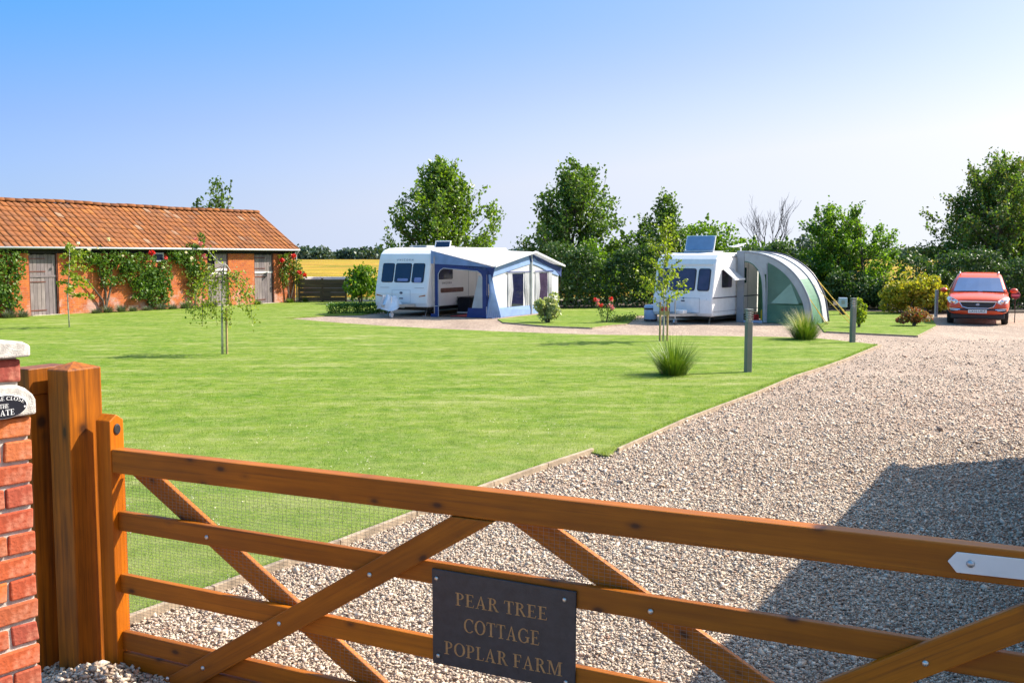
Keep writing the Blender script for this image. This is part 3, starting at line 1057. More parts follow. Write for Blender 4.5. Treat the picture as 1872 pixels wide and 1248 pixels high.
board_word('PEAR TREE', .117, .556, .283, .340)
board_word('COTTAGE', .158, .520, .168, .230)
board_word('POPLAR FARM', .060, .622, .053, .112)

# big gate post and the smaller post beyond it
gp = thing('gate_post', 'thick stained timber gate post with pyramid top beside the gate', 'gate post', (-2.277, 5.011, 0), GRZ)
mb = MB()
mb.add([(-.15, 0, -.1), (0, 0, -.1), (0, .215, -.1), (-.15, .215, -.1), (-.15, 0, 1.615), (0, 0, 1.615), (0, .215, 1.615), (-.15, .215, 1.615),
        (-.075, .107, 1.65)],
       [(0, 1, 5, 4), (1, 2, 6, 5), (2, 3, 7, 6), (3, 0, 4, 7), (4, 5, 8), (5, 6, 8), (6, 7, 8), (7, 4, 8), (3, 2, 1, 0)])
mb.build('shaft', 'post_wood', gp, bevel=0.006)
fp = thing('fence_post', 'square dark timber post between the brick pillar and the gate post', 'post', (-2.458, 5.095, 0), GRZ)
MB().box(-.14, -.02, -.055, .18, -.1, 1.48).build('shaft', 'post_wood', fp, bevel=0.004)
MB().box(-.14, 0, -.07, .19, 1.484, 1.62).build('head_block', 'post_wood', fp, bevel=0.004)
hp = thing('hanging_post', 'stained timber post that the gate hangs from', 'gate post', (2.40, 2.96, 0), GRZ)
MB().box(0, .17, -.05, .14, -.1, 1.5).build('shaft', 'post_wood', hp, bevel=0.006)

# brick pillar with stone ledge and cap
PRZ = math.atan2(.819, .574)
pl = thing('brick_pillar', 'weathered red brick gate pillar with stone ledge and cap stone', 'pillar', (-1.80, 3.65, 0), PRZ)
rp = random.Random(4)
PC, BH = .0875, .073
MB().box(-.458, -.012, .012, .458, 0, 1.60).build('mortar_core', 'mortar', pl)
MB().box(-.413, -.032, .03, .413, 1.72, 1.83).build('upper_core', 'mortar', pl)
bm_cache = {}


def brick_mesh(lx, ly, kind):
    key = (round(lx, 3), round(ly, 3), kind)
    if key not in bm_cache:
        rr = random.Random(hash(key) % 1000)
        mbb = MB()
        n = 4
        # a block with slightly worn, uneven arrises
        vs = []
        for z in (0, 1):
            for (sx_, sy_) in ((-1, -1), (1, -1), (1, 1), (-1, 1)):
                vs.append((sx_ * lx / 2 + rr.uniform(-.005, .005), sy_ * ly / 2 + rr.uniform(-.004, .004), (BH if z else 0) + rr.uniform(-.005, .005)))
        mbb.add(vs, [(3, 2, 1, 0), (4, 5, 6, 7), (0, 1, 5, 4), (1, 2, 6, 5), (2, 3, 7, 6), (3, 0, 4, 7)])
        me = bpy.data.meshes.new('brick')
        me.from_pydata(mbb.v, [], mbb.f)
        me.materials.append(MATS['pillar_brick'])
        bm_cache[key] = me
    return bm_cache[key]


S_, H_ = .2295, .1105        # stretcher and header incl. joint share
for cidx in range(18):
    z = .045 + cidx * PC
    if cidx % 2:
        front = [H_, S_, H_ + .0]
    ring = []
    # four faces; each face is filled from its start corner: header/stretcher alternate per course
    L = .47
    hdr = (cidx % 2 == 0)
    first = .1105 if hdr else .2255
    segs = [first, L - first] if not hdr else [first, .2295, L - first - .2295]
    x = 0.0
    for sgm in segs:
        ly = .1005
        lx = sgm - .011
        c = -(x + sgm / 2)
        k = rp.randrange(3)
        o = link('brick', brick_mesh(lx, ly, k), pl, bevel=0.006, seg=2)
        o.location = (c, ly / 2 + rp.uniform(-.003, .003), z)
        o2 = link('brick', brick_mesh(lx, ly, (k + 1) % 3), pl, bevel=0.006)
        o2.location = (c, .47 - ly / 2, z)
        x += sgm
    yy = .1105
    for sgm in ([.1245, .1245] if hdr else [.249]):
        for xe in (-.05, -.42):
            o = link('brick', brick_mesh(.1, sgm - .011, 0), pl, bevel=0.006)
            o.location = (xe - .001, yy + sgm / 2, z)
        yy += sgm
for (c, lx) in ((-.0975, .104), (-.215, .105), (-.35, .13)):
    o = link('brick', brick_mesh(lx, .10, 1), pl, bevel=0.008)
    o.location = (c + .025, .066, 1.737)
    o.scale = (1, 1, 1.12)
for (cy, ly) in ((.175, .10), (.29, .11), (.375, .04)):
    for cx in (-.372, -.085):
        o = link('brick', brick_mesh(.10, ly, 2), pl, bevel=0.008)
        o.location = (cx, cy, 1.737)
        o.scale = (1, 1, 1.12)
mb = MB()
mb.prism([(.008, 0, 1.612), (.008, 0, 1.668), (-.004, 0, 1.69), (-.03, 0, 1.714), (-.06, 0, 1.728), (-.42, 0, 1.728), (-.47, 0, 1.70), (-.495, 0, 1.66), (-.495, 0, 1.612)],
         (0, .52, 0))
st = mb.build('stone_ledge', 'stone', pl, bevel=0.01, seg=3)
st.location = (0, -.025, 0)
mb = MB()
mb.prism([(.002, 0, 1.828), (.004, 0, 1.868), (-.025, 0, 1.885), (-.2, 0, 1.893), (-.44, 0, 1.887), (-.475, 0, 1.868), (-.472, 0, 1.828)], (0, .48, 0))
cpo = mb.build('cap_stone', 'stone', pl, bevel=0.008, seg=3)
cpo.location = (0, -.01, 0)

# oval cast plaque
pq = thing('oval_plaque', 'oval black cast plaque with white lettering on the brick pillar', 'plaque',
           (-1.80 + .574 * -.118 + .819 * .0255, 3.65 + .819 * -.118 - .574 * .0255, 1.655), PRZ)
MB().lathe([(.088, 0), (.088, -.005), (.085, -.006)], n=40, axis='Y', sx=.5, sy=1).build('rim', 'plate_white', pq)
MB().lathe([(.084, -.0062), (.084, -.0075)], n=40, axis='Y', sx=.5, sy=1).build('panel', 'plaque_black', pq)
mb = MB()


def flat_word(s, xc, zb, h, k):
    x = xc - word_width(s) * k / 2
    for ch in s:
        mb = MB()
        glyph(mb, ch, lambda u, w, d, x=x: V(x + u * k, -.0076 - d, zb + w * h), 0.0012)
        mb.build('letter', 'plate_white', pq)
        x += (GLY[ch][0] + .08) * k


flat_word('THE', 0, -.004, .015, .014)
flat_word('GATE', 0, -.031, .021, .022)
s = 'PLEASE CLOSE'
# lettering follows the upper rim of the oval
arc, a, bb = [], .073, .024
N = 400
pts = [(a * math.cos(math.pi - math.pi * i / N), bb * math.sin(math.pi * i / N)) for i in range(N + 1)]
cum = [0]
for i in range(N):
    cum.append(cum[-1] + math.hypot(pts[i + 1][0] - pts[i][0], pts[i + 1][1] - pts[i][1]))
kk = cum[-1] * .92 / word_width(s)
pos = cum[-1] * .04
for ch in s:
    if ch == ' ':
        pos += .32 * kk
        continue
    mid = pos + GLY[ch][0] * kk / 2
    j = min(range(N), key=lambda i: abs(cum[i] - mid))
    tx, tz = pts[j + 1][0] - pts[j][0], pts[j + 1][1] - pts[j][1]
    l = math.hypot(tx, tz)
    tx, tz = tx / l, tz / l
    cx, cz = pts[j]
    gw = GLY[ch][0]
    mb = MB()
    glyph(mb, ch, lambda u, w, d, cx=cx, cz=cz, tx=tx, tz=tz, gw=gw: V(cx + (u - gw / 2) * kk * tx - w * .0135 * tz, -.0076 - d,
                                                                       cz + (u - gw / 2) * kk * tz + w * .0135 * tx), 0.0012)
    mb.build('letter', 'plate_white', pq)
    pos += (GLY[ch][0] + .08) * kk
for sgn in (-1, 1):
    MB().lathe([(.0035, -.0076), (.0035, -.009)], (sgn * .076, 0, -.006), 10, 'Y').build('dot', 'plate_white', pq)

# ================================================================== COTTAGE (outside the frame on the right: its shade lies on the drive)
E8 = Vector((.5, .866, 0))
S8 = Vector((math.cos(R(SUN_AZ)), math.sin(R(SUN_AZ)), 0))
HE = 2.6
Cc = Vector((3.98, 10.25, 0)) + S8 * (HE / math.tan(R(SUN_EL)))
ctg = thing('cottage', 'brick cottage at the right whose shadow falls over the gravel', 'building', Cc, math.atan2(.866, .5))
# local x runs along the eave away from the camera, so the house lies at x<0 ; local -y is the outside (right of eave) direction
mb = MB()
mb.box(-8.2, -.02, -4.9, -.22, 0, 2.52)
mb.prism([(-8.2, -4.9, 2.52), (-8.2, -.22, 2.52), (-8.2, -2.55, 4.2)], (8.18, 0, 0))
mb.build('wall', 'barn_brick', ctg)
mb = MB()
mb.prism([(-8.35, 0, 2.6), (-8.35, -.05, 2.5), (-8.35, -2.55, 4.28), (-8.35, -2.55, 4.40)], (8.35, 0, 0))
mb.prism([(-8.35, -5.1, 2.6), (-8.35, -5.05, 2.5), (-8.35, -2.56, 4.28), (-8.35, -2.56, 4.40)], (8.35, 0, 0))
mb.build('roof', 'roof_tile_mass', ctg)

# ================================================================== BARN
BRZ = math.atan2(.84, .543)
BO = Vector((-10.3, 46.8, 0))
barn = thing('brick_barn', 'long low brick barn with orange pantile roof and grey stable doors', 'barn', BO, BRZ)


def bw(x, y, z=0):
    """barn coordinates to world"""
    return Vector((BO.x + .543 * x - .84 * y, BO.y + .84 * x + .543 * y, z))


mb = MB()
for (x0, x1) in ((-17.5, -13.22), (-12.08, -5.17), (-4.0, -2.52), (-1.33, 0)):
    mb.box(x0, x1, 0, .23, -.05, 2.46)
for (x0, x1) in ((-13.22, -12.08), (-5.17, -4.0), (-2.52, -1.33)):
    mb.box(x0, x1, .003, .23, 2.40, 2.46)
mb.box(-17.5, 0, 4.77, 5.0, -.05, 2.46)
mb.box(-17.5, -17.27, .23, 4.77, -.05, 2.46)
mb.box(-.23, 0, .23, 4.77, -.05, 2.46)
mb.prism([(-.23, 0, 2.46), (-.23, 5, 2.46), (-.23, 2.5, 4.2)], (.23, 0, 0))
mb.prism([(-17.5, 0, 2.46), (-17.5, 5, 2.46), (-17.5, 2.5, 4.2)], (.23, 0, 0))
mb.build('wall', 'barn_brick', barn)
MB().box(-17.3, -.25, .24, 4.75, 0, .02).build('floor', 'soil', barn)
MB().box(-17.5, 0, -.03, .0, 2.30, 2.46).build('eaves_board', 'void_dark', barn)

rb = random.Random(8)


def stable_door(x0, x1, ztop, upper=True):
    w = x1 - x0
    d = MB().box(x0 + .02, x1 - .02, .10, .125, .04, ztop).build('stable_door', 'void_dark', barn)
    zs = [(.05, 1.42), (1.47, ztop - .06)] if upper else [(.05, 1.42)]
    for (za, zb) in zs:
        n = 7
        pw = (w - .10) / n
        for i in range(n):
            xa = x0 + .05 + i * pw
            MB().box(xa + .006, xa + pw - .006, .072 + rb.uniform(0, .008), .0995, za + rb.uniform(0, .02), zb - rb.uniform(0, .03)).build(
                'plank', 'door_wood', d)
        for zz in (za + .15, zb - .18):
            MB().box(x0 + .05, x0 + .05 + w * .55, .060, .071, zz, zz + .035).build('strap_hinge', 'decal_brown', d)
    MB().box(x0 + .04, x1 - .04, .055, .071, 1.425, 1.50).build('mid_rail', 'sheet_white' if x0 > -13 else 'door_wood', d)
    for xx in (x0 + .022, x1 - .022):
        MB().box(xx - .022, xx + .022, .02, .098, .0, ztop + .03).build('door_frame', 'decal_brown', d)
    MB().box(x0, x1, -.14, .10, -.02, .055).build('threshold_stone', 'threshold', d)
    return d


stable_door(-13.22, -12.08, 2.33)
stable_door(-5.17, -4.0, 2.36, upper=False)
stable_door(-2.52, -1.33, 2.34)
# half-open upper leaf of the middle door
lf = MB().box(-4.72, -4.06, .05, .075, 1.50, 2.30).build('door_leaf', 'door_wood', barn)
MB().box(-4.72, -4.06, .03, .048, 1.56, 1.66).build('cross_rail', 'sheet_white', lf)
# small high window
wd_ = MB().frame((-7.66, -.012, 2.15), (1, 0, 0), (0, 0, 1), .5, .36, .05, .03).build('window', 'gutter_white', barn)
MB().box(-7.86, -7.46, -.03, -.012, 2.02, 2.28).build('pane', 'glass_dark', wd_)

# roof
SL = math.atan2(4.30 - 2.53, 2.5 + .2)
cs_, sn_ = math.cos(SL), math.sin(SL)
mb = MB()
mb.prism([(-17.6, -.2, 2.47), (-17.6, 2.5, 4.24), (-17.6, 2.5, 4.20), (-17.6, -.18, 2.43)], (17.7, 0, 0))
mb.build('roof_deck', 'void_dark', barn)
MB().prism([(-17.6, 5.2, 2.53), (-17.6, 2.5, 4.30), (-17.6, 2.5, 4.20), (-17.6, 5.18, 2.43)], (17.7, 0, 0)).build('rear_roof', 'roof_tile_mass', barn)
PW, GA, TL = .262, .352, .43
NR = 9


def tile_geo():
    prof = []
    n = 10
    for i in range(n + 1):
        t = i / n
        z = .019 * math.sin(2 * math.pi * (t * .92 + .02)) + .004
        prof.append((t * (PW + .03), z))
    vs, fs = [], []
    for (y, dz) in ((0, .024), (TL, .0)):
        for x, z in prof:
            vs.append((x, y, z + dz))
    k = n + 1
    for i in range(n):
        fs.append((i, i + 1, k + i + 1, k + i))
    # lower lip
    for x, z in prof:
        vs.append((x, .002, z + .024 - .014))
    for i in range(n):
        fs.append((i + 1, i, 2 * k + i, 2 * k + i + 1))
    return vs, fs


TV, TF = tile_geo()
tme = bpy.data.meshes.new('roof_tile')
tme.from_pydata(TV, [], TF)
tme.polygons.foreach_set('use_smooth', [True] * len(tme.polygons))
tme.materials.append(MATS['roof_tile'])
mass_v, mass_f = [], []
cols = int(17.6 / PW)
for ccol in range(cols):
    x = -17.55 + ccol * PW
    for r_ in range(NR):
        v_ = r_ * GA
        sag = .022 * math.sin(x * .55 + 1) + .012 * math.sin(x * 1.7)
        p = (x + rb.uniform(-.006, .006), -.24 + v_ * cs_, 2.50 + v_ * sn_ + sag + rb.uniform(-.006, .006))
        a_ = SL + rb.uniform(-.012, .012)
        if -14.6 < x < -6.0:
            o = bpy.data.objects.new('roof_tile', tme)
            COL.objects.link(o)
            o.parent = barn
            o.location = p
            o.rotation_euler = (a_, 0, rb.uniform(-.012, .012))
        else:
            n0 = len(mass_v)
            ca, sa = math.cos(a_), math.sin(a_)
            mass_v += [(p[0] + q[0], p[1] + q[1] * ca - q[2] * sa, p[2] + q[1] * sa + q[2] * ca) for q in TV]
            mass_f += [tuple(i + n0 for i in f_) for f_ in TF]
me = bpy.data.meshes.new('roof_tiles')
me.from_pydata(mass_v, [], mass_f)
me.polygons.foreach_set('use_smooth', [True] * len(me.polygons))
me.materials.append(MATS['roof_tile_mass'])
stuff(link('roof_tiles', me, barn))
# ridge tiles
rme = MB()
prof = [(.15 * math.cos(R(a0)), .11 * math.sin(R(a0))) for a0 in range(-10, 191, 20)]
n = len(prof)
rme.add([(0, y, z) for y, z in prof] + [(.42, y * .97, z * .97) for y, z in prof] + [(0, y * .85, z * .85) for y, z in prof],
        [(i, i + 1, n + i + 1, n + i) for i in range(n - 1)] + [(i + 1, i, 2 * n + i, 2 * n + i + 1) for i in range(n - 1)])
rm = bpy.data.meshes.new('ridge_tile')
rm.from_pydata(rme.v, [], rme.f)
rm.polygons.foreach_set('use_smooth', [True] * len(rm.polygons))
rm.materials.append(MATS['roof_tile'])
for i in range(43):
    x = -17.55 + i * .41
    o = bpy.data.objects.new('ridge_tile', rm)
    COL.objects.link(o)
    o.parent = barn
    o.location = (x, 2.5, 4.30 + .022 * math.sin(x * .55 + 1) + .012 * math.sin(x * 1.7) + rb.uniform(-.008, .008))
# verge mortar on the right-hand end
MB().bar((.06, -.24, 2.50), (.06, 2.5, 4.30), .05, .07).build('verge', 'roof_tile_mass', barn)
# gutter and downpipe
MB().tube([(-17.5, -.27, 2.50), (-8, -.27, 2.495), (.08, -.27, 2.48)], 0.042, 8).build('gutter', 'gutter_white', barn, smooth=True)
MB().tube([(.03, -.27, 2.46), (.03, -.10, 2.30), (.03, -.08, 2.2), (.03, -.08, 0)], .035, 8).build('downpipe', 'gutter_white', barn, smooth=True)

# ================================================================== CARAVANS
def caravan_body(parent, prof, w, mat, roofmat=None):
    """side profile (y, z) extruded across the width: x from -w to 0"""
    mb = MB()
    mb.prism([(-w, y, z) for y, z in prof], (w, 0, 0))
    return mb.build('body', mat, parent, bevel=0.05, seg=4)


def slope_plane(p0, p1, w):
    """plane on the sloping front between profile points p0 (low) and p1 (high): returns function (x, s)->point, uy"""
    p0, p1 = Vector((0, p0[0], p0[1])), Vector((0, p1[0], p1[1]))
    uy = (p1 - p0).normalized()
    return (lambda x, z: Vector((x, p0.y + (p1.y - p0.y) * (z - p0.z) / (p1.z - p0.z), z))), uy


UX = Vector((1, 0, 0))
# ---- left caravan
LRZ = R(-27)
LO = (-3.05, 35.6, 0)
lc = thing('touring_caravan', 'white touring caravan with three front windows, joined to the blue and white awning', 'caravan', LO, LRZ)
prof = [(.02, .34), (-.03, .5), (-.03, .85), (.01, 1.0), (.27, 2.08), (.36, 2.28), (.55, 2.42), (.9, 2.49), (1.6, 2.53), (6.2, 2.53), (6.45, 2.4), (6.55, 2.1), (6.55, .34)]
caravan_body(lc, prof, 2.28, 'cream_paint')
MB().box(-2.1, -.18, .5, 6.2, .2, .345).build('chassis', 'black_plastic', lc)
fp_, uy = slope_plane(prof[3], prof[4], 2.28)
fn = UX.cross(uy)
for (xc, w_) in ((-1.80, .52), (-1.14, .70), (-.48, .52)):
    f_ = MB().plate(fp_(xc, 1.585) + fn * .001, UX, uy, w_, .72, .010, .07).build('front_window', 'black_plastic', lc)
    MB().plate(fp_(xc, 1.585) + fn * .0115, UX, uy, w_ - .05, .67, .006, .06).build('pane', 'glass_dark', f_)
for (xc, w_) in ((-1.12, .46), (-.46, .30)):
    MB().plate(fp_(xc, 1.33) + fn * .018, UX, uy, w_, .10 if w_ > .4 else .18, .004, .04).build('cushion', 'pillow_blue', lc)
text_mesh('lettering', 'UNICORN', .105, 'decal_grey', lc, fp_(-1.12, 2.055) + fn * .003, UX, uy, .002, 1.75)
MB().frame((-1.12, -.032, .74), UX, (0, 0, 1), .80, .46, .008, .004).build('locker_lid', 'seam_grey', lc)
for xx in (-1.86, -.36):
    MB().box(xx - .2, xx + .2, .0, .014, 1.045, 1.056).build('trim_line', 'seam_grey', lc)
MB().plate((-1.12, -.033, .86), UX, (0, 0, 1), .13, .085, .006, .04).build('badge', 'decal_grey', lc)
MB().plate((-1.12, -.033, .66), UX, (0, 0, 1), .17, .04, .006, .015).build('handle', 'decal_grey', lc)
MB().prism([(-2.2, -.034, .80), (-2.2, -.034, .755), (-1.95, -.034, .72), (-1.95, -.034, .75)], (0, -.008, 0)).build('marker_lamp', 'lamp_orange', lc)
MB().prism([(-.08, -.034, .80), (-.08, -.034, .755), (-.35, -.034, .72), (-.35, -.034, .75)], (0, -.008, 0)).build('marker_lamp', 'lamp_orange', lc)
# right-hand side, seen through the awning
MB().plate((.003, 1.25, 1.60), (0, 1, 0), (0, 0, 1), 1.05, .52, .012, .06).build('side_window', 'glass_dark', lc)
MB().plate((.003, 1.75, .93), (0, 1, 0), (0, 0, 1), 1.7, .17, .004, .05).build('side_decal', 'decal_brown', lc)
MB().plate((.003, 4.1, .95), (0, 1, 0), (0, 0, 1), .7, .13, .004, .04).build('side_decal', 'decal_brown', lc)
text_mesh('lettering', 'UNICORN', .11, 'decal_grey', lc, (.004, 1.35, 1.20), (0, 1, 0), (0, 0, 1), .002, 1.6)
MB().frame((.003, 3.3, 1.35), (0, 1, 0), (0, 0, 1), .62, 1.8, .012, .006).build('entrance_door', 'seam_grey', lc)
MB().box(.003, .014, 2.0, 5.9, 2.28, 2.33).build('awning_rail', 'steel', lc)
for (y, x) in ((1.6, -1.15), (3.2, -1.2)):
    MB().box(x - .3, x + .3, y - .28, y + .28, 2.525, 2.60).build('rooflight_base', 'canvas_grey', lc)
o = MB().plate((-.72, 2.3, 2.56), (1, 0, 0), (0, .25, .97), .62, .40, .03, .06).build('rooflight_lid', 'glass_dark', lc)
MB().frame((-.72, 2.295, 2.555), (1, 0, 0), (0, .25, .97), .68, .46, .035, .045).build('lid_frame', 'grey_white', o)
MB().lathe([(.01, .0), (.25, .03), (.26, .06), (.01, .08)], (-1.75, 2.0, 2.53), 20).build('aerial_dome', 'white_paint', lc, smooth=True)
MB().tube([(-1.9, 1.1, 2.5), (-1.9, 1.1, 2.72)], .012, 6).tube([(-2.2, 1.1, 2.72), (-1.6, 1.1, 2.72)], .01, 6).build('aerial', 'grey_white', lc)
for xx in (-2.0, -.35):
    MB().tube([(xx, .55, .34), (xx + .05, .3, .02)], .022, 6).box(xx - .03, xx + .13, .22, .38, .0, .02).build('corner_steady', 'steel', lc)
for xx in (-2.12, -.12):
    wh_ = MB().lathe([(.2, -.09), (.33, -.08), (.33, .08), (.2, .09)], (xx, 3.4, .33), 24, 'X').build('wheel', 'rubber', lc)
    MB().lathe([(.2, -.092), (.2, .092)], (xx, 3.4, .33), 20, 'X').build('hub', 'steel', wh_)
MB().bar((-1.7, -.02, .42), (-1.16, -1.0, .42), .06, .10).bar((-.54, -.02, .42), (-1.08, -1.0, .42), .06, .10).bar((-1.12, -.95, .43), (-1.12, -1.25, .43), .07, .08).build('a_frame', 'steel', lc)
MB().tube([(-1.0, -.85, .75), (-1.0, -.85, .12)], .025, 8).lathe([(.02, -.03), (.1, -.03), (.1, .03), (.02, .03)], (-1.0, -.85, .1), 16, 'X').build('jockey_wheel', 'grey_white', lc)
# tarpaulin draped over the hitch: folded sheet
hc = thing('hitch_cover', 'pale blue and white cover draped over the caravan hitch', 'cover', LO, LRZ)
rh = random.Random(3)
ring = []
mb = MB()
top = [(-1.30, -.15, .72), (-1.12, -.35, .80), (-1.08, -.75, .78), (-1.12, -1.22, .62), (-1.24, -1.25, .56), (-1.34, -.75, .66)]
n = 18
vs, fs = [], []
for lvl in range(5):
    t = lvl / 4
    for i in range(n):
        a_ = 2 * math.pi * i / n
        rr_ = (.10 + .27 * t) * (1 + .14 * math.sin(a_ * 5 + lvl))
        cx, cy = -1.13, -.62
        vs.append((cx + rr_ * math.cos(a_) * .95, cy + (rr_ + .12) * math.sin(a_) * 1.15, .74 - .42 * t ** 1.3 + .05 * math.sin(a_ * 3 + 1) + .08 * math.sin(a_) * (t - .5)))
fs.append(tuple(range(n)))
for lvl in range(4):
    for i in range(n):
        a_, b_ = lvl * n + i, lvl * n + (i + 1) % n
        fs.append((b_, a_, a_ + n, b_ + n))
mb.add(vs, fs)
mb.build('cover_sheet', 'tarp', hc, smooth=False)
MB().prism([(-1.62, -.9, .30), (-1.30, -1.0, .34), (-1.28, -.95, .80)], (.03, .10, 0)).build('flap', 'canvas_white', hc)

# ---- full awning of the left caravan
aw = thing('caravan_awning', 'blue and white caravan awning with open arched front and curtained windows', 'awning', LO, LRZ)
AW, Y0, Y1, YM = 2.5, .22, 6.0, 3.35     # depth, ends, middle of the long side
ZE, ZP, ZC = 1.84, 2.34, 2.40


def skin(pts, t, name, mat, bevel=0.0):
    """a panel of canvas: polygon with thickness t along its normal"""
    pts = [Vector(p) for p in pts]
    nn = Vector((0, 0, 0))
    for i in range(len(pts)):
        a_, b_ = pts[i], pts[(i + 1) % len(pts)]
        nn += a_.cross(b_)
    nn.normalize()
    return MB().prism(pts, nn * t).build(name, mat, aw if name != 'none' else None)


# roof: two slopes each side of a central ridge running out from the caravan
rf = skin([(.0, Y0, ZC), (AW + .16, Y0 - .06, ZE - .02), (AW + .2, YM, ZP), (0, YM, ZC + .06)], .012, 'roof_panel', 'canvas_white')
rf = skin([(0, YM, ZC + .06), (AW + .2, YM, ZP), (AW + .16, Y1 + .16, ZE - .06), (0, Y1, ZC)], .012, 'roof_panel', 'canvas_white')
# near end: valance, arched opening, blue edging, skirt
ye = Y0
skin([(.02, ye, ZC - .005), (.02, ye, 1.93), (AW, ye, 1.70), (AW, ye, ZE - .02)], .01, 'gable_panel', 'canvas_light_blue')


def archstrip(x0, x1, top, rad, wid, z0, name, mat, y, drop):
    """inverted-U band; the top bar falls by `drop` towards x1"""
    inner, outer = [], []
    for k in range(9):
        a_ = R(180 - 90 * k / 8)
        inner.append((x0 + rad + rad * math.cos(a_), top - rad + rad * math.sin(a_)))
    for k in range(9):
        a_ = R(90 - 90 * k / 8)
        inner.append((x1 - rad + rad * math.cos(a_), top - drop - rad + rad * math.sin(a_)))
    pin = [(x0, z0)] + inner + [(x1, z0)]
    po = [(x0 - wid, z0)] + [(x0 - wid, top + wid)] * 9 + [(x1 + wid, top + wid - drop)] * 9 + [(x1 + wid, z0)]
    mb = MB()
    for i in range(len(pin) - 1):
        q = [pin[i], po[i], po[i + 1], pin[i + 1]]
        if q[1] == q[2]:
            q.pop(2)
        mb.prism([(x, y, z) for x, z in q], (0, -.008, 0))
    return mb.build(name, mat, aw)


archstrip(.34, 2.14, 1.75, .22, .17, .02, 'door_surround', 'canvas_blue', ye - .002, .10)
MB().tube([(.33, ye - .02, .03), (.33, ye - .02, 1.55), (.42, ye - .02, 1.70), (.55, ye - .02, 1.765), (1.95, ye - .02, 1.665), (2.08, ye - .02, 1.58), (2.135, ye - .02, 1.4)], .012, 6).build(
    'door_piping', 'canvas_white', aw)
skin([(1.98, ye + .01, 1.52), (2.13, ye + .01, 1.45), (2.15, ye + .01, .35), (1.70, ye + .01, .35)], .01, 'tied_curtain', 'canvas_pale')
skin([(1.50, ye - .012, .02), (1.56, ye - .012, .36), (2.30, ye - .012, .36), (2.30, ye - .012, .02)], .008, 'skirt', 'canvas_blue')
MB().tube([(2.32, ye - .02, .0), (2.32, ye - .02, .42)], .02, 6).tube([(.12, ye - .02, .40), (.30, ye - .02, .40)], .012, 6).build('skirt_piping', 'canvas_white', aw)
MB().box(.02, .30, ye - .05, ye - .014, .0, .12).build('draught_skirt', 'canvas_blue', aw)
# long side: lower skirt, white wall, valance gable, windows
xw = AW
wall = [(xw, Y0, .36), (xw, Y1 - .1, .30), (xw, Y1 - .1, 1.78), (xw, YM, 2.22), (xw, Y0, 1.75)]
MB().prism(wall, (-.01, 0, 0)).build('side_wall', 'canvas_white', aw)
MB().prism([(xw + .01, Y0, .01), (xw + .06, Y1 - .1, .0), (xw + .012, Y1 - .1, .31), (xw + .012, Y0, .37)], (-.008, 0, 0)).build('skirt', 'canvas_light_blue', aw)
# valance in pale blue: fills the gable down to a scalloped edge
MB().prism([(xw + .03, Y0 + .03, 1.80), (xw + .03, Y0 + .03, 1.48), (xw + .03, Y0 + 1.0, 1.62), (xw + .03, YM - .55, 1.84), (xw + .03, YM - .1, 1.90), (xw + .03, YM, 2.30)], (.006, 0, 0)).build(
    'valance', 'canvas_light_blue', aw)
MB().prism([(xw + .03, YM + .003, 2.30), (xw + .03, YM + .1, 1.90), (xw + .03, YM + .7, 1.80), (xw + .03, Y1 - .7, 1.50), (xw + .03, Y1 - .12, 1.40), (xw + .03, Y1 - .1, 1.76)], (.006, 0, 0)).build(
    'valance', 'canvas_light_blue', aw)
MB().prism([(xw + .04, YM + .06, 2.24), (xw + .04, YM + .5, 2.02), (xw + .04, Y1 - .5, 1.66), (xw + .04, Y1 + .1, 1.36), (xw + .04, Y1 + .12, 1.74)], (.006, 0, 0)).build('verge_band', 'canvas_blue', aw)
for yy in (YM,):
    MB().tube([(xw + .05, yy, .0), (xw + .05, yy, 2.26)], .045, 8).build('pole', 'canvas_pale', aw)
MB().tube([(xw + .055, YM - .18, 2.22), (xw + .06, YM, 1.95), (xw + .055, YM + .18, 2.22)], .03, 6).build('pole_brace', 'canvas_blue', aw)
MB().bar((AW + .19, Y0 - .05, ZE), (AW + .23, YM, ZP + .015), .03, .07).bar((AW + .19, Y1 + .16, ZE - .04), (AW + .23, YM + .01, ZP + .015), .03, .07).build('roof_edging', 'canvas_white', aw)
for (ya, yb) in ((1.45, 3.15), (3.75, 5.25)):
    wdw = MB().plate((xw + .003, (ya + yb) / 2, .95), (0, 1, 0), (0, 0, 1), yb - ya, 1.25, .006, .05).build('window', 'canvas_white', aw)
    MB().plate((xw + .0095, (ya + yb) / 2 - .1, .95), (0, 1, 0), (0, 0, 1), (yb - ya) * .62, 1.2, .004, .03).build('pane', 'glass_dark' if ya < 2 else 'glass_purple', wdw)
    MB().box(xw + .035, xw + .06, ya - .1, yb + .1, 1.60, 1.635).build('curtain_rail', 'canvas_blue', wdw)
    for sgn, yc in ((-1, ya), (1, yb)):
        mb = MB()
        for k in range(6):
            yk = yc - sgn * (.02 + k * .055)
            bulge = .02 + .02 * (k % 2)
            top_ = Vector((xw + .014, yk, 1.58))
            bot = Vector((xw + .014 + .0, yc - sgn * (.0 + k * .02 + (.12 if k > 3 else 0)), .36))
            mb.tube([top_, (top_ + bot) / 2 + V(bulge, -sgn * .01 * k, 0), bot], .026, 5)
        mb.build('curtain', 'canvas_white', wdw)
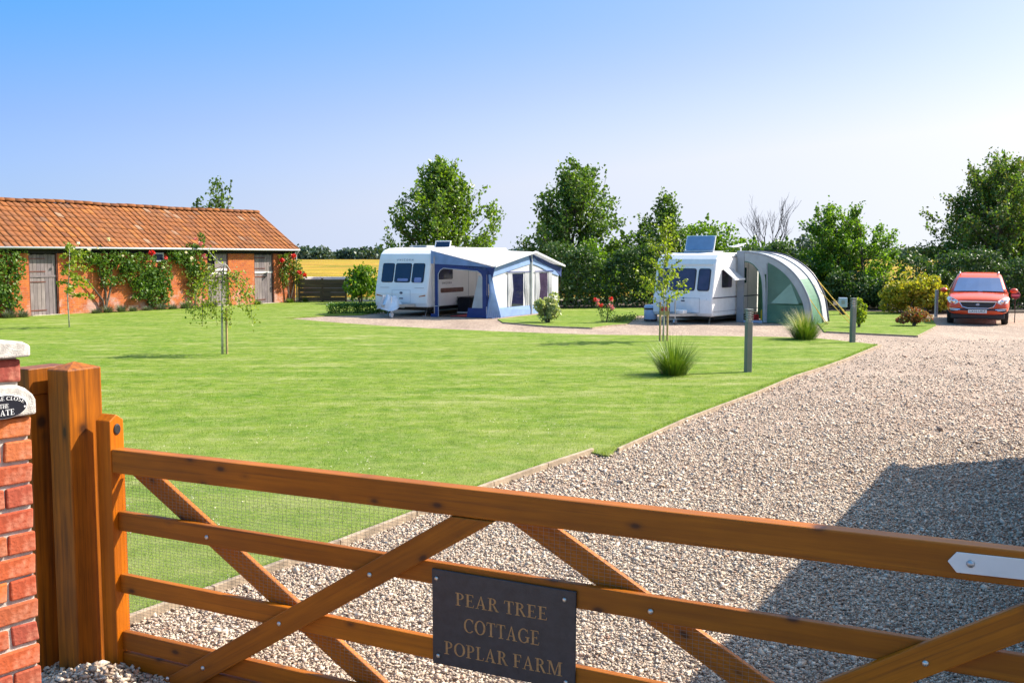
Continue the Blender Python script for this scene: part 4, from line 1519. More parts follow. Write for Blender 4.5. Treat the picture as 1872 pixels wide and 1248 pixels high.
# near corner: loose fabric falling in folds
mb = MB()
for k in range(7):
    t = k / 6
    mb.tube([(AW - .05 + .05 * t, Y0 - .03, 1.55 - .1 * t), (AW + .02 + .03 * t, Y0 - .06 + .14 * t, .9), (AW - .10 + .36 * t, Y0 - .12 + .30 * t, .03)], [.05, .06, .05], 6)
mb.build('corner_folds', 'canvas_light_blue', aw)
MB().prism([(AW - .22, Y0 - .02, 1.80), (AW + .17, Y0 - .05, 1.80), (AW + .05, Y0 - .04, 1.35), (AW - .10, Y0 - .03, 1.2)], (0, -.01, 0)).build('corner_valance', 'canvas_blue', aw)
MB().tube([(AW - .13, Y0 - .05, .02), (AW - .13, Y0 - .05, 1.72)], .022, 6).build('pole', 'canvas_blue', aw)
MB().tube([(.16, Y0 - .02, .0), (.16, Y0 - .02, 2.2)], .02, 6).build('pole', 'steel', aw)
# far end closed
MB().prism([(.02, Y1 - .1, .02), (AW, Y1 - .1, .02), (AW, Y1 - .1, 1.76), (.02, Y1 - .1, 2.36)], (0, .01, 0)).build('end_wall', 'canvas_white', aw)
gs = MB().box(.1, 2.4, .4, 5.8, .002, .012).build('ground_sheet', 'dark_fabric', aw)
# things inside the awning
ch = thing('storage_box', 'low dark fabric storage box standing inside the awning', 'box', Vector(LO) + Vector((.36 * .891 + 2.75 * .454, -.36 * .454 + 2.75 * .891, 0)), LRZ)
MB().box(-.28, .28, -.75, .75, .10, .62).build('carcass', 'dark_fabric', ch, bevel=0.02)
MB().box(-.3, .3, -.77, .77, .63, .66).build('lid', 'black_plastic', ch, bevel=0.01)
MB().box(-.29, .29, -.76, .76, .05, .095).build('plinth', 'grey_white', ch)
rug = MB().box(-.45, .45, -.75, .75, .014, .035).build('doormat', 'red_fabric', None, bevel=0.008)
rug.location = Vector(LO) + Vector((1.1 * .891 + 1.25 * .454, -1.1 * .454 + 1.25 * .891, 0))
rug.rotation_euler = (0, 0, LRZ)
tag(rug, 'red mat on the floor of the open awning', 'mat')

# ---- right caravan
RRZ = R(-38)
RO = (6.45, 31.7, 0)


def rwp(x, y, z=0):
    return Vector((RO[0] + .788 * x + .616 * y, RO[1] - .616 * x + .788 * y, z))


rc = thing('touring_caravan', 'older white caravan with raised blue roof hatch beside the green porch awning', 'caravan', RO, RRZ)
prof = [(.04, .24), (-.02, .35), (-.02, .78), (.02, .95), (.22, 1.92), (.29, 2.10), (.46, 2.24), (.9, 2.31), (4.9, 2.31), (5.15, 2.2), (5.25, 1.9), (5.25, .24)]
caravan_body(rc, prof, 2.18, 'grey_white')
MB().box(-2.0, -.16, .5, 5.0, .12, .235).build('chassis', 'black_plastic', rc)
fp_, uy = slope_plane(prof[3], prof[4], 2.18)
fn = UX.cross(uy)
for (xc, w_) in ((-1.86, .40), (-1.13, .94), (-.36, .44)):
    f_ = MB().plate(fp_(xc, 1.43) + fn * .001, UX, uy, w_, .74, .012, .08).build('front_window', 'black_plastic', rc)
    MB().plate(fp_(xc, 1.43) + fn * .0135, UX, uy, w_ - .06, .68, .006, .065).build('pane', 'glass_purple', f_)
MB().box(-2.1, -.08, .20, .30, 1.90, 1.955).build('gutter_strip', 'white_paint', rc, bevel=0.01)
MB().frame((-1.05, -.022, .60), UX, (0, 0, 1), 1.22, .48, .010, .004).build('locker_lid', 'seam_grey', rc)
MB().plate((-1.05, -.022, .74), UX, (0, 0, 1), .14, .05, .006, .02).plate((-1.03, -.022, .83), UX, (0, 0, 1), .06, .05, .006, .02).build('badge', 'decal_grey', rc)
MB().lathe([(.002, -.02), (.03, -.014), (.035, 0)], (-.20, .0, .80), 14, 'Y').build('marker_lamp', 'lens', rc, smooth=True)
# right side
MB().box(.002, .012, .02, 5.2, .83, .865).build('side_strip', 'decal_grey', rc)
MB().box(.002, .010, .05, 5.2, .40, .412).build('side_strip', 'seam_grey', rc)
f_ = MB().plate((.003, 1.02, 1.46), (0, 1, 0), (0, 0, 1), .72, .58, .012, .05).build('side_window', 'black_plastic', rc)
MB().plate((.016, 1.02, 1.46), (0, 1, 0), (0, 0, 1), .66, .52, .006, .05).build('pane', 'glass_purple', f_)
o = MB().prism([(.02, .66, 1.77), (.02, 1.40, 1.77), (.42, 1.42, 1.46), (.42, .64, 1.46)], (.010, 0, .014)).build('open_window_flap', 'canvas_grey', rc)
MB().box(.42, .47, .64, 1.42, 1.42, 1.475).build('flap_edge', 'grey_white', o)
MB().frame((.003, 2.35, 1.2), (0, 1, 0), (0, 0, 1), .60, 1.80, .015, .008).build('entrance_door', 'seam_grey', rc)
MB().plate((.003, 2.4, 1.55), (0, 1, 0), (0, 0, 1), .22, .52, .012, .04).build('door_window', 'glass_dark', rc)
MB().box(.003, .02, 1.4, 5.0, 2.16, 2.20).build('awning_rail', 'steel', rc)
# raised roof hatch
ht = MB().plate((-1.05, 1.15, 2.62), (1, 0, 0), (-.05, .38, .92), 1.02, .50, .03, .07).build('roof_hatch', 'panel_blue', rc)
MB().frame((-1.05, 1.165, 2.615), (1, 0, 0), (-.05, .38, .92), 1.08, .56, .035, .025).build('hatch_frame', 'grey_white', ht)
MB().tube([(-1.45, 1.05, 2.36), (-1.4, 1.2, 2.7)], .012, 5).tube([(-.65, 1.05, 2.36), (-.68, 1.2, 2.7)], .012, 5).box(-1.58, -.5, .98, 1.75, 2.31, 2.37).build('hatch_base', 'canvas_grey', ht)
# dish
ds = MB().tube([(-.12, 2.3, 2.30), (-.12, 2.3, 2.50)], .022, 6).build('dish_mast', 'grey_white', rc)
MB().lathe([(.005, -.02), (.16, 0), (.27, .03), (.285, .05), (.27, .055), (.1, .03), (.005, .02)], (0, 0, 0), 24, 'Z', 1, .8).build('satellite_dish', 'white_paint', ds, smooth=True)
bpy.context.view_layer.update()
dd = ds.children[0]
dd.location = (-.20, 2.28, 2.53)
dd.rotation_euler = (R(8), R(-10), 0)
for xx in (-1.95, -.30):
    MB().tube([(xx, .5, .24), (xx + .12, .15, .02)], .022, 6).build('corner_steady', 'zinc', rc)
for xx in (-2.0, -.12):
    wh_ = MB().lathe([(.18, -.08), (.3, -.07), (.3, .07), (.18, .08)], (xx, 2.7, .30), 24, 'X').build('wheel', 'rubber', rc)
    MB().lathe([(.18, -.082), (.18, .082)], (xx, 2.7, .30), 20, 'X').build('hub', 'steel', wh_)
MB().bar((-1.6, -.01, .30), (-1.10, -.95, .30), .05, .08).bar((-.55, -.01, .30), (-1.04, -.95, .30), .05, .08).bar((-1.07, -.9, .31), (-1.07, -1.15, .31), .06, .07).build('a_frame', 'steel', rc)
MB().tube([(-.93, -.75, .78), (-.93, -.75, .10)], .024, 8).lathe([(.02, -.03), (.09, -.03), (.09, .03), (.02, .03)], (-.93, -.75, .09), 16, 'X').build('jockey_wheel', 'steel', rc)
MB().tube([(-1.12, -.80, .78), (-1.10, -.80, .40)], .014, 6).build('brake_lever', 'black_plastic', rc)
MB().box(-1.02, -.72, -.62, -.30, .33, .47).build('gas_box', 'white_paint', rc, bevel=0.04, seg=3)
hl = MB().lathe([(.02, -.10), (.10, -.09), (.115, 0), (.10, .09), (.02, .10)], (-1.42, -.62, .46), 16, 'X').build('hitch_lock', 'red_plastic', None, smooth=True)
hl.location = RO
hl.rotation_euler = (0, 0, RRZ)
tag(hl, 'red hitch lock sitting on the drawbar of the older caravan', 'hitch lock')
# water barrel left of it
ab = thing('water_barrel', 'pale blue water barrel standing left of the older caravan', 'barrel', rwp(-2.35, .15), 0)
MB().lathe([(.20, .02), (.225, .06), (.225, .50), (.20, .55), (.08, .57)], (0, 0, 0), 20).build('drum', 'barrel_blue', ab, smooth=True)
MB().lathe([(.229, .40), (.229, .46)], (0, 0, 0), 20).build('band', 'black_plastic', ab)
MB().lathe([(.229, .03), (.229, .08)], (0, 0, 0), 20).build('band', 'black_plastic', ab)

# ---- porch awning with curved profile
pa = thing('porch_awning', 'green and grey porch awning with curved ribs on the older caravan', 'awning', RO, RRZ)
OUT = [(.02, 2.33), (.5, 2.31), (1.0, 2.22), (1.45, 2.04), (1.85, 1.78), (2.15, 1.48), (2.38, 1.12), (2.55, .72), (2.68, .0)]


def smooth_curve(pts, n=28):
    xs_ = np.array([p[0] for p in pts])
    zs_ = np.array([p[1] for p in pts])
    t = np.linspace(0, 1, len(pts))
    tt_ = np.linspace(0, 1, n)
    # Catmull-Rom through the points
    res = []
    for u in tt_:
        s_ = u * (len(pts) - 1)
        i = min(int(s_), len(pts) - 2)
        f_ = s_ - i
        p0, p1, p2, p3 = (np.array(pts[max(i - 1, 0)]), np.array(pts[i]), np.array(pts[i + 1]), np.array(pts[min(i + 2, len(pts) - 1)]))
        res.append(tuple(.5 * ((2 * p1) + (-p0 + p2) * f_ + (2 * p0 - 5 * p1 + 4 * p2 - p3) * f_ ** 2 + (-p0 + 3 * p1 - 3 * p2 + p3) * f_ ** 3)))
    return res


OC = smooth_curve(OUT)
YA, YB = 1.70, 3.45


def band(curve, y0, y1, i0, i1, off, name, mat, t=.01, sx=1.0):
    mb = MB()
    for i in range(i0, i1):
        p, q = curve[i], curve[i + 1]
        mb.prism([(p[0] * sx + off, y0, p[1] + off), (q[0] * sx + off, y0, q[1] + off), (q[0] * sx + off, y1, q[1] + off), (p[0] * sx + off, y1, p[1] + off)], (-.004, 0, -t))
    return mb.build(name, mat, pa)


ym = (YA + YB) / 2
n_ = len(OC)
band(OC, YA, ym, 0, 17, 0, 'roof_panel', 'canvas_pale')
band(OC, YA, ym, 17, n_ - 1, 0, 'roof_panel', 'canvas_green')
band(OC, ym, YB, 0, n_ - 1, 0, 'roof_panel', 'canvas_white', sx=.95)
for (y, mt, sx_) in ((YA, 'canvas_grey', 1), (ym, 'canvas_grey', 1), (YB, 'decal_grey', .95)):
    MB().tube([(p[0] * sx_ + .01, y, p[1] + .01) for p in OC], .035, 6).build('rib', mt, pa, smooth=True)
# near end: grey border, arched doorway, green window panel
INN = smooth_curve([(.02, 2.16), (.5, 2.14), (.95, 2.05), (1.35, 1.88), (1.7, 1.63), (1.98, 1.33), (2.2, .98), (2.36, .62), (2.47, .02)])
mb = MB()
for i in range(n_ - 1):
    mb.prism([(OC[i][0], YA, OC[i][1]), (OC[i + 1][0], YA, OC[i + 1][1]), (INN[i + 1][0], YA, INN[i + 1][1]), (INN[i][0], YA, INN[i][1])], (0, -.012, 0))
mb.build('end_border', 'canvas_pale', pa)
MB().box(.06, .30, YA - .03, YA + .02, .0, 2.32).build('wall_strip', 'canvas_grey', pa)
# doorway jamb curving into the middle post
jam_o = smooth_curve([(.31, 2.15), (.5, 2.12), (.75, 2.0), (.95, 1.78), (1.05, 1.4), (1.08, .7), (1.10, .02)], 20)
jam_i = smooth_curve([(.31, 2.02), (.48, 1.99), (.66, 1.88), (.82, 1.68), (.92, 1.35), (.97, .7), (.99, .02)], 20)
mb = MB()
for i in range(19):
    mb.prism([(jam_o[i][0], YA - .002, jam_o[i][1]), (jam_o[i + 1][0], YA - .002, jam_o[i + 1][1]), (jam_i[i + 1][0], YA - .002, jam_i[i + 1][1]), (jam_i[i][0], YA - .002, jam_i[i][1])],
             (0, -.018, 0))
mb.build('door_jamb', 'canvas_pale', pa)
MB().tube([(p[0], YA - .01, p[1]) for p in jam_i], .018, 5).build('door_piping', 'canvas_green', pa)
# spandrel between jamb and border
mb = MB()
for i in range(19):
    k = int(i / 19 * 11)
    a_, b_ = jam_o[min(i, 8)], jam_o[min(i + 1, 8)]
mb.prism([(.31, YA, 2.14), (.5, YA, 2.11), (.75, YA, 1.99), (.93, YA, 1.80), (1.0, YA, 1.6), (1.12, YA, 1.62), (1.12, YA, 2.01), (.95, YA, 2.06), (.5, YA, 2.15)], (0, -.010, 0))
mb.build('spandrel', 'canvas_pale', pa)
pan = [(1.12, YA + .0, .02)] + [(p[0], YA, p[1]) for p in INN[::-1] if p[0] > 1.12] + [(1.12, YA, 1.98)]
low = [p for p in pan]
top_p = [(1.12, .62)] + [(p[0], p[1]) for p in INN[::-1] if p[0] > 1.12 and p[1] > .62] + [(1.12, 1.98)]
MB().prism([(x, YA - .001, z) for x, z in top_p], (0, -.006, 0)).build('window_panel', 'sheer_green', pa)
low_p = [(1.12, .02)] + [(p[0], p[1]) for p in INN[::-1] if p[0] > 1.12 and p[1] < .618] + [(2.36, .618), (1.12, .618)]
MB().prism([(x, YA - .001, z) for x, z in low_p], (0, -.006, 0)).build('lower_panel', 'canvas_green', pa)
MB().tube([(1.10, YA - .02, 1.95), (1.12, YA - .02, 1.2), (1.12, YA - .02, .02)], .022, 6).build('middle_post', 'canvas_grey', pa)
MB().prism([(1.25, YA - .009, .66), (2.2, YA - .009, .66), (1.92, YA - .009, 1.32)], (0, -.002, 0)).build('inner_tent', 'sheer_pale', pa)
# far end
far = [(p[0] * .95, p[1]) for p in OC]
MB().prism([(.02, YB, .02)] + [(x, YB, z) for x, z in far[::-1]], (0, .008, 0)).build('end_wall', 'canvas_green', pa)
MB().box(.32, .98, YA - .06, YA + .5, .0, .07).build('doorstep', 'barrel_blue', pa, bevel=0.01)
# guy ropes with pegs
for (a_, b_) in (((2.0, YA, 1.65), (3.05, YA + .2, .02)), ((2.2, ym, 1.42), (3.55, ym + .1, .02)), ((2.1, YB, 1.45), (3.45, YB - .25, .02)), ((2.42, YA, 1.0), (3.1, YA + .22, .02)),
                 ((2.2, YB, 1.3), (3.52, YB - .28, .02))):
    g = MB().tube([a_, b_], .011, 5).build('guy_rope', 'yellow_rope', pa)
    MB().tube([(b_[0], b_[1], .09), (b_[0] - .02, b_[1], -.04)], .008, 5).build('peg', 'steel', g)
# things by the doorway
yb_ = thing('yellow_bottle', 'yellow gas bottle with white top in the porch doorway', 'gas bottle', rwp(.84, 2.1), 0)
MB().lathe([(.09, .02), (.10, .05), (.10, .38), (.06, .44), (.035, .46)], n=16).build('cylinder', 'yellow_plastic', yb_, smooth=True)
MB().lathe([(.04, .46), (.06, .48), (.06, .56), (.03, .58)], n=14).build('cap', 'white_paint', yb_, smooth=True)
rb_ = thing('red_canister', 'small dark red canister on the porch floor', 'canister', rwp(.62, 1.95), .3)
MB().box(-.10, .10, -.06, .06, .02, .26).build('tank', 'red_plastic', rb_, bevel=0.02)
MB().tube([(-.06, 0, .26), (-.05, 0, .31), (.05, 0, .31), (.06, 0, .26)], .012, 6).build('handle', 'black_plastic', rb_)

# ================================================================== CAR
CRZ = R(-25.5)
CO = (14.86, 31.4, 0)
car = thing('parked_car', 'red compact off-road car parked facing the camera on the gravel', 'car', CO, CRZ)


def loft(stations, name, mat, parent, close=True):
    """stations: list of lists of 3-D points of equal length (closed rings)"""
    mb = MB()
    n = len(stations[0])
    vs, fs = [], []
    for s_ in stations:
        vs += s_
    for i in range(len(stations) - 1):
        for j in range(n):
            a_, b_ = i * n + j, i * n + (j + 1) % n
            fs.append((a_, b_, b_ + n, a_ + n))
    if close:
        fs.append(tuple(range(n))[::-1])
        fs.append(tuple(range((len(stations) - 1) * n, len(stations) * n)))
    mb.add(vs, fs)
    return mb.build(name, mat, parent, smooth=True)


def car_ring(y, w, zb, zs, zt, zc):
    half = [(w * .80, zb), (w * .95, zb + .05), (w, zb + .22), (w * 1.0, zs - .12), (w * .985, zs), (w * .93, zt - .01), (w * .80, zt + .01), (w * .45, zc - .004), (.0, zc)]
    pts = [(x, y, z) for x, z in half] + [(-x, y, z) for x, z in half[:-1][::-1]]
    return pts


st = [car_ring(-.02, .66, .36, .58, .68, .70), car_ring(.03, .79, .335, .64, .79, .81), car_ring(.12, .87, .33, .70, .84, .87), car_ring(.32, .915, .33, .77, .90, .945),
      car_ring(.7, .925, .33, .82, .95, 1.0), car_ring(1.10, .925, .30, .88, 1.0, 1.04), car_ring(2.4, .925, .28, .96, 1.09, 1.10), car_ring(3.5, .925, .30, .98, 1.11, 1.12),
      car_ring(4.15, .90, .35, .98, 1.11, 1.12), car_ring(4.38, .82, .40, .92, 1.04, 1.05), car_ring(4.44, .70, .45, .85, .95, .96)]
body = loft(st, 'body', 'car_red', car)
md = body.modifiers.new('subsurf', 'SUBSURF')
md.levels = md.render_levels = 1


def gh_ring(z, w, yf, yb, r):
    pts = []
    for (cx, cy, a0) in ((w - r, yb - r, 0), (-w + r, yb - r, 90), (-w + r, yf + r * 1.4, 180), (w - r, yf + r * 1.4, 270)):
        for k in range(5):
            a_ = R(a0 + 22.5 * k)
            pts.append((cx + r * math.cos(a_), cy + (r * 1.4 if a0 >= 180 else r) * math.sin(a_), z))
    return pts


gh = [gh_ring(.97, .87, .96, 4.30, .14), gh_ring(1.18, .805, 1.31, 4.22, .14), gh_ring(1.42, .725, 1.72, 4.08, .14), gh_ring(1.55, .675, 1.98, 3.95, .14), gh_ring(1.61, .62, 2.20, 3.8, .15),
      gh_ring(1.635, .45, 2.5, 3.5, .15)]
loft(gh, 'cabin', 'car_red', car)
# windscreen (slightly curved): three facets
mb = MB()
xs_ = [-.745, -.40, 0, .40, .745]
bot, topw = [], []
for k, x in enumerate(xs_):
    yo = -.05 * (1 - (x / .745) ** 2)
    bot.append(Vector((x, 1.055 + yo, 1.035)))
    topw.append(Vector((x * .83, 1.775 + yo * .8, 1.465)))
nrm = Vector((0, -.5, .86))
for i in range(4):
    mb.prism([bot[i], bot[i + 1], topw[i + 1], topw[i]], nrm * .02)
mb.build('windscreen', 'glass_sky_tint', car, smooth=False)
for sgn in (-1, 1):
    MB().prism([(sgn * .875, 1.35, 1.10), (sgn * .875, 3.9, 1.14), (sgn * .70, 3.75, 1.45), (sgn * .715, 1.95, 1.45)], (sgn * .012, 0, .006)).build('side_window', 'glass_dark', car)
    MB().tube([(sgn * .58, 2.05, 1.62), (sgn * .60, 2.4, 1.66), (sgn * .60, 3.6, 1.65), (sgn * .57, 3.85, 1.58)], .022, 6).build('roof_rail', 'chrome', car, smooth=True)
    # mirror
    mr = MB().lathe([(.01, -.09), (.07, -.075), (.095, -.02), (.09, .03), (.075, .05)], (0, 0, 0), 14, 'Y', 1, 1).build('door_mirror', 'car_red', car, smooth=True)
    mr.location = (sgn * 1.05, 1.35, 1.07)
    mr.scale = (1.25, 1, .85)
    MB().box(-.10, .10, -.02, .02, -.03, .02).build('mirror_arm', 'black_plastic', mr).location = (-sgn * .12, .03, -.02)
    # headlamp wraps round the corner
    hlm = MB()
    P4 = [(.56, .02, .70), (.66, .06, .655), (.84, .14, .70), (.92, .36, .83), (.87, .42, .895), (.72, .20, .855), (.57, .03, .77)]
    hlm.prism([(sgn * x, y - .02, z) for x, y, z in P4], (0, -.045, .012))
    hh = hlm.build('headlight', 'lens', car, bevel=0.01)
    MB().lathe([(.01, -.02), (.05, -.01), (.055, .01)], (sgn * .70, .02, .755), 12, 'Y').lathe([(.01, -.02), (.04, -.01), (.045, .01)], (sgn * .79, .07, .775), 12, 'Y').build('bulb', 'chrome', hh)
    # fog lamp slot
    fg = MB().prism([(sgn * .50, -.005, .50), (sgn * .80, .045, .53), (sgn * .84, .06, .44), (sgn * .74, .03, .42), (sgn * .58, .0, .45)], (0, -.045, 0)).build('fog_lamp', 'black_plastic', car)
    MB().prism([(sgn * .50, -.055, .515), (sgn * .83, .005, .548), (sgn * .83, .005, .525), (sgn * .52, -.055, .49)], (0, -.02, 0)).build('chrome_strip', 'chrome', fg)
    MB().prism([(sgn * .56, -.052, .483), (sgn * .80, -.005, .505), (sgn * .80, -.005, .482), (sgn * .58, -.052, .462)], (0, -.016, 0)).build('lamp', 'lens', fg)
    for y in (.86, 3.50):
        w_ = MB().lathe([(.22, -.105), (.345, -.10), (.365, -.06), (.365, .06), (.345, .10), (.22, .105)], (0, 0, 0), 28, 'X').build('wheel', 'rubber', car, smooth=True)
        w_.location = (sgn * .80, y, .365)
        MB().lathe([(.02, .07 * sgn), (.21, .095 * sgn), (.225, .108 * sgn)], (0, 0, 0), 20, 'X').build('rim', 'steel', w_)
# grille
gr = MB().prism([(-.52, -.035, .745), (.52, -.035, .745), (.44, -.045, .60), (.30, -.05, .555), (-.30, -.05, .555), (-.44, -.045, .60)], (0, -.02, 0)).build('grille', 'black_plastic', car)
MB().tube([(-.54, -.058, .75), (.54, -.058, .75), (.45, -.066, .59), (.30, -.072, .545), (-.30, -.072, .545), (-.45, -.066, .59), (-.54, -.058, .75)], .018, 6).build('grille_surround', 'chrome', gr)
em = MB().lathe([(.062, 0), (.060, -.008)], (0, 0, 0), 24, 'Y', .55, 1).build('emblem', 'panel_blue', gr)
em.location = (0, -.058, .66)
MB().lathe([(.068, 0), (.066, -.005)], (0, -.054, .66), 24, 'Y', .55, 1).build('emblem_ring', 'chrome', gr)
text_mesh('emblem_lettering', 'KIA', .05, 'chrome', gr, (0, -.068, .66), (1, 0, 0), (0, 0, 1), .002, 1.1)
MB().prism([(-.62, -.04, .525), (.62, -.04, .525), (.52, -.05, .47), (-.52, -.05, .47)], (0, -.015, 0)).build('lower_grille', 'black_plastic', car)
MB().box(-.78, .78, .10, .5, .20, .37).build('undertray', 'black_plastic', car, bevel=0.03)
np_ = MB().plate((0, -.075, .445), (1, 0, 0), (0, 0, 1), .54, .115, .01, .012).build('number_plate', 'plate_white', car)
text_mesh('plate_lettering', 'LX10 UKZ', .105, 'plaque_black', np_, (0, -.0875, .445), (1, 0, 0), (0, 0, 1), .001, .98)
MB().bar((-.62, .98, 1.045), (-.02, .975, 1.055), .02, .02).bar((.12, .975, 1.055), (.68, 1.0, 1.045), .02, .02).build('wipers', 'black_plastic', car)

# ================================================================== BOLLARDS, FENCE, SMALL FURNITURE
def bollard(label, loc, h, rz=0.0):
    t = thing('bollard_light', label, 'bollard light', loc, rz, 'bollard lights along the drive')
    w = .058
    MB().box(-w, w, -w, w, -.05, h - .24).build('post', 'bollard_grey', t, bevel=0.012)
    MB().lathe([(.045, h - .24), (.045, h - .03)], n=14).build('lens', 'lens', t)
    for k in range(5):
        z = h - .225 + k * .042
        MB().box(-w - .006, w + .006, -w - .006, w + .006, z, z + .020).build('louvre', 'bollard_grey', t, bevel=0.004)
    MB().box(-w - .006, w + .006, -w - .006, w + .006, h - .028, h).build('cap', 'bollard_grey', t, bevel=0.01)
    return t


bollard('square grey bollard light on the lawn in front of the porch awning', (4.427, 18.366, .03), 1.19, R(14))
bollard('square grey bollard light at the lawn tip, nearer the red car', (8.585, 24.745, .03), 1.12, R(14))
pp = thing('marker_post', 'thin grey post left of the red car', 'post', (15.35, 35.6, 0), R(10))
MB().box(-.045, .045, -.045, .045, -.05, .95).build('shaft', 'post_grey', pp, bevel=0.008)
MB().box(-.05, .05, -.05, .05, 0.953, .98).build('cap', 'post_grey', pp)
hb = thing('hookup_box', 'pale electric hook-up box on a short post below the hedge', 'power post', (12.3, 36.6, 0), R(-12))
MB().box(-.10, .10, -.08, .08, -.02, .30).build('stem', 'black_plastic', hb)
MB().box(-.15, .15, -.12, .12, .305, .66).build('housing', 'barrel_blue', hb, bevel=0.02)
MB().plate((0, -.121, .5), (1, 0, 0), (0, 0, 1), .12, .14, .01, .02).build('socket_cover', 'canvas_grey', hb)
# low timber fence between barn and hedge
fe = thing('timber_fence', 'low weathered board fence between the barn and the hedge', 'fence', (-10.15, 46.72, 0), R(-1))
for i in range(5):
    z = .08 + i * .208
    for k in range(2):
        MB().box(.0 + k * 1.16, 1.155 + k * 1.16, -.012 + .004 * (i % 2), .012, z, z + .192).build('slat', 'fence_wood', fe)
for x in (.05, 1.15, 2.27):
    MB().box(x - .04, x + .04, .016, .09, -.05, 1.13).build('post', 'fence_wood', fe)
MB().box(-.02, 2.36, -.035, .06, 1.135, 1.165).build('capping', 'fence_wood', fe)
ts = thing('covered_trailer', 'low pale covered trailer just showing above the timber fence', 'trailer', (-9.3, 49.2, 0), 0)
MB().box(-1.0, 1.05, -.6, .6, .35, .85).build('tub', 'canvas_grey', ts, bevel=0.03)
MB().prism([(-1.05, -.65, .86), (-1.05, .65, .86), (-1.05, .3, 1.16), (-1.05, -.3, 1.16)], (2.15, 0, 0)).build('sheet', 'sheet_white', ts, bevel=0.03)
MB().lathe([(.1, -.08), (.28, -.08), (.28, .08), (.1, .08)], (.1, -.65, .28), 18, 'Y').build('wheel', 'rubber', ts)
rd = thing('red_reflector', 'red round marker with pale band standing right of the red car', 'reflector', (16.62, 32.5, 0), R(-26))
MB().tube([(0, 0, -.05), (0, 0, .80)], .014, 6).build('stake', 'black_plastic', rd)
MB().lathe([(.135, .012), (.14, .0), (.135, -.02)], (0, 0, .92), 22, 'Y').build('disc', 'dark_red', rd)
MB().plate((0, -.0215, .91), (1, 0, 0), (0, 0, 1), .24, .07, .003, .03).build('band', 'petal_pink', rd)

# ================================================================== PLANTS
def tree(name, label, loc, H, prof, nlimb, leafn, lsize, lmat, seed, base=.25, trunk_r=.12, bark='bark', group=None, cat='tree', spikes=0, lean=(0, 0), multi=1, ntw=7,
         jit=1.0):
    """trunk > limbs > twigs carrying leaves inside an envelope given by prof [(height fraction, radius)]"""
    rng = np.random.default_rng(seed)
    t = thing(name, label, cat, loc, 0, group)
    hs = [p[0] for p in prof]
    rs = [p[1] for p in prof]
    mb = MB()
    trunks = []
    for k in range(multi):
        off = rng.normal(size=2) * (.25 if multi > 1 else 0)
        pts = []
        for i in range(7):
            f_ = i / 6
            w = rng.normal(size=2) * .05 * H * .12
            pts.append(Vector((off[0] * (1 + f_ * 3) + lean[0] * f_ + w[0] * (f_ > 0), off[1] * (1 + f_ * 3) + lean[1] * f_ + w[1] * (f_ > 0), H * .9 * f_ - .05)))
        mb.tube(pts, [trunk_r * (1 - .85 * i / 6) for i in range(7)], 7)
        trunks.append(pts)
    mb.build('trunk', bark, t, smooth=True)
    mb = MB()
    P, O = [], []
    per = max(4, leafn // max(1, nlimb * ntw))
    for i in range(nlimb):
        tr = trunks[i % multi]
        hz = base + (1 - base) * ((i + rng.uniform(0, 1)) / nlimb)
        a_ = i * 2.39996 + rng.uniform(-.4, .4)
        rad = np.interp(hz, hs, rs) * rng.uniform(.62, 1.14)
        hst = max(.08, hz - .10 - .22 * rng.uniform(.4, 1)) * H
        fi = min(hst / (H * .9) * 6, 5.99)
        s0 = tr[int(fi)].lerp(tr[int(fi) + 1], fi - int(fi))
        end = Vector((tr[-1].x * hz + rad * math.cos(a_), tr[-1].y * hz + rad * math.sin(a_), hz * H + rng.normal() * .02 * H))
        mid = s0.lerp(end, .5) + Vector((rng.normal() * .08, rng.normal() * .08, -.04 * H * rng.uniform(-.5, 1)))
        mb.tube([s0, mid, end], [trunk_r * .32, trunk_r * .2, .008], 5)
        for j in range(ntw):
            f_ = rng.uniform(.25, 1.05)
            q = s0.lerp(mid, f_ * 2) if f_ < .5 else mid.lerp(end, min(1, (f_ - .5) * 2))
            d = Vector(rng.normal(size=3))
            d.z = abs(d.z) * .7 + .25
            d += (end - s0).normalized() * .7
            d.normalize()
            L = rng.uniform(.07, .15) * H * (.6 + .4 * min(1, rad))
            e2 = q + d * L
            mb.tube([q, e2], [.012, .004], 3, cap=False)
            tt_ = rng.uniform(.15, 1.1, per)
            pp_ = np.array(q)[None] + np.array(d)[None] * (L * tt_)[:, None] + rng.normal(size=(per, 3)) * .042 * H ** .6 * jit
            P.append(pp_)
            O.append(np.repeat(np.array(d)[None], per, 0))
    for k in range(spikes):
        a_ = rng.uniform(0, 6.28)
        hz = rng.uniform(.62, .95)
        rad = np.interp(hz, hs, rs) * rng.uniform(.2, .95)
        q = Vector((tr[-1].x * hz + rad * math.cos(a_), rad * math.sin(a_) + tr[-1].y * hz, hz * H))
        d = Vector((rng.normal() * .12 + .12 * math.cos(a_), rng.normal() * .12 + .12 * math.sin(a_), 1)).normalized()
        L = rng.uniform(.10, .19) * H
        mb.tube([q - d * .2, q + d * L], [.012, .004], 3, cap=False)
        m_ = 22
        tt_ = rng.uniform(-.1, 1.0, m_)
        P.append(np.array(q)[None] + np.array(d)[None] * (L * tt_)[:, None] + rng.normal(size=(m_, 3)) * .04 * (1.2 - np.clip(tt_, 0, 1))[:, None])
        O.append(np.repeat(np.array(d)[None] * .5, m_, 0))
    mb.build('limbs', bark, t)
    P, O = np.concatenate(P), np.concatenate(O)
    keep = P[:, 2] > .05
    leaves('crown', P[keep], lsize, lmat, t, rng, out=O[keep] * .7, up=.1, aspect=.72)
    return t


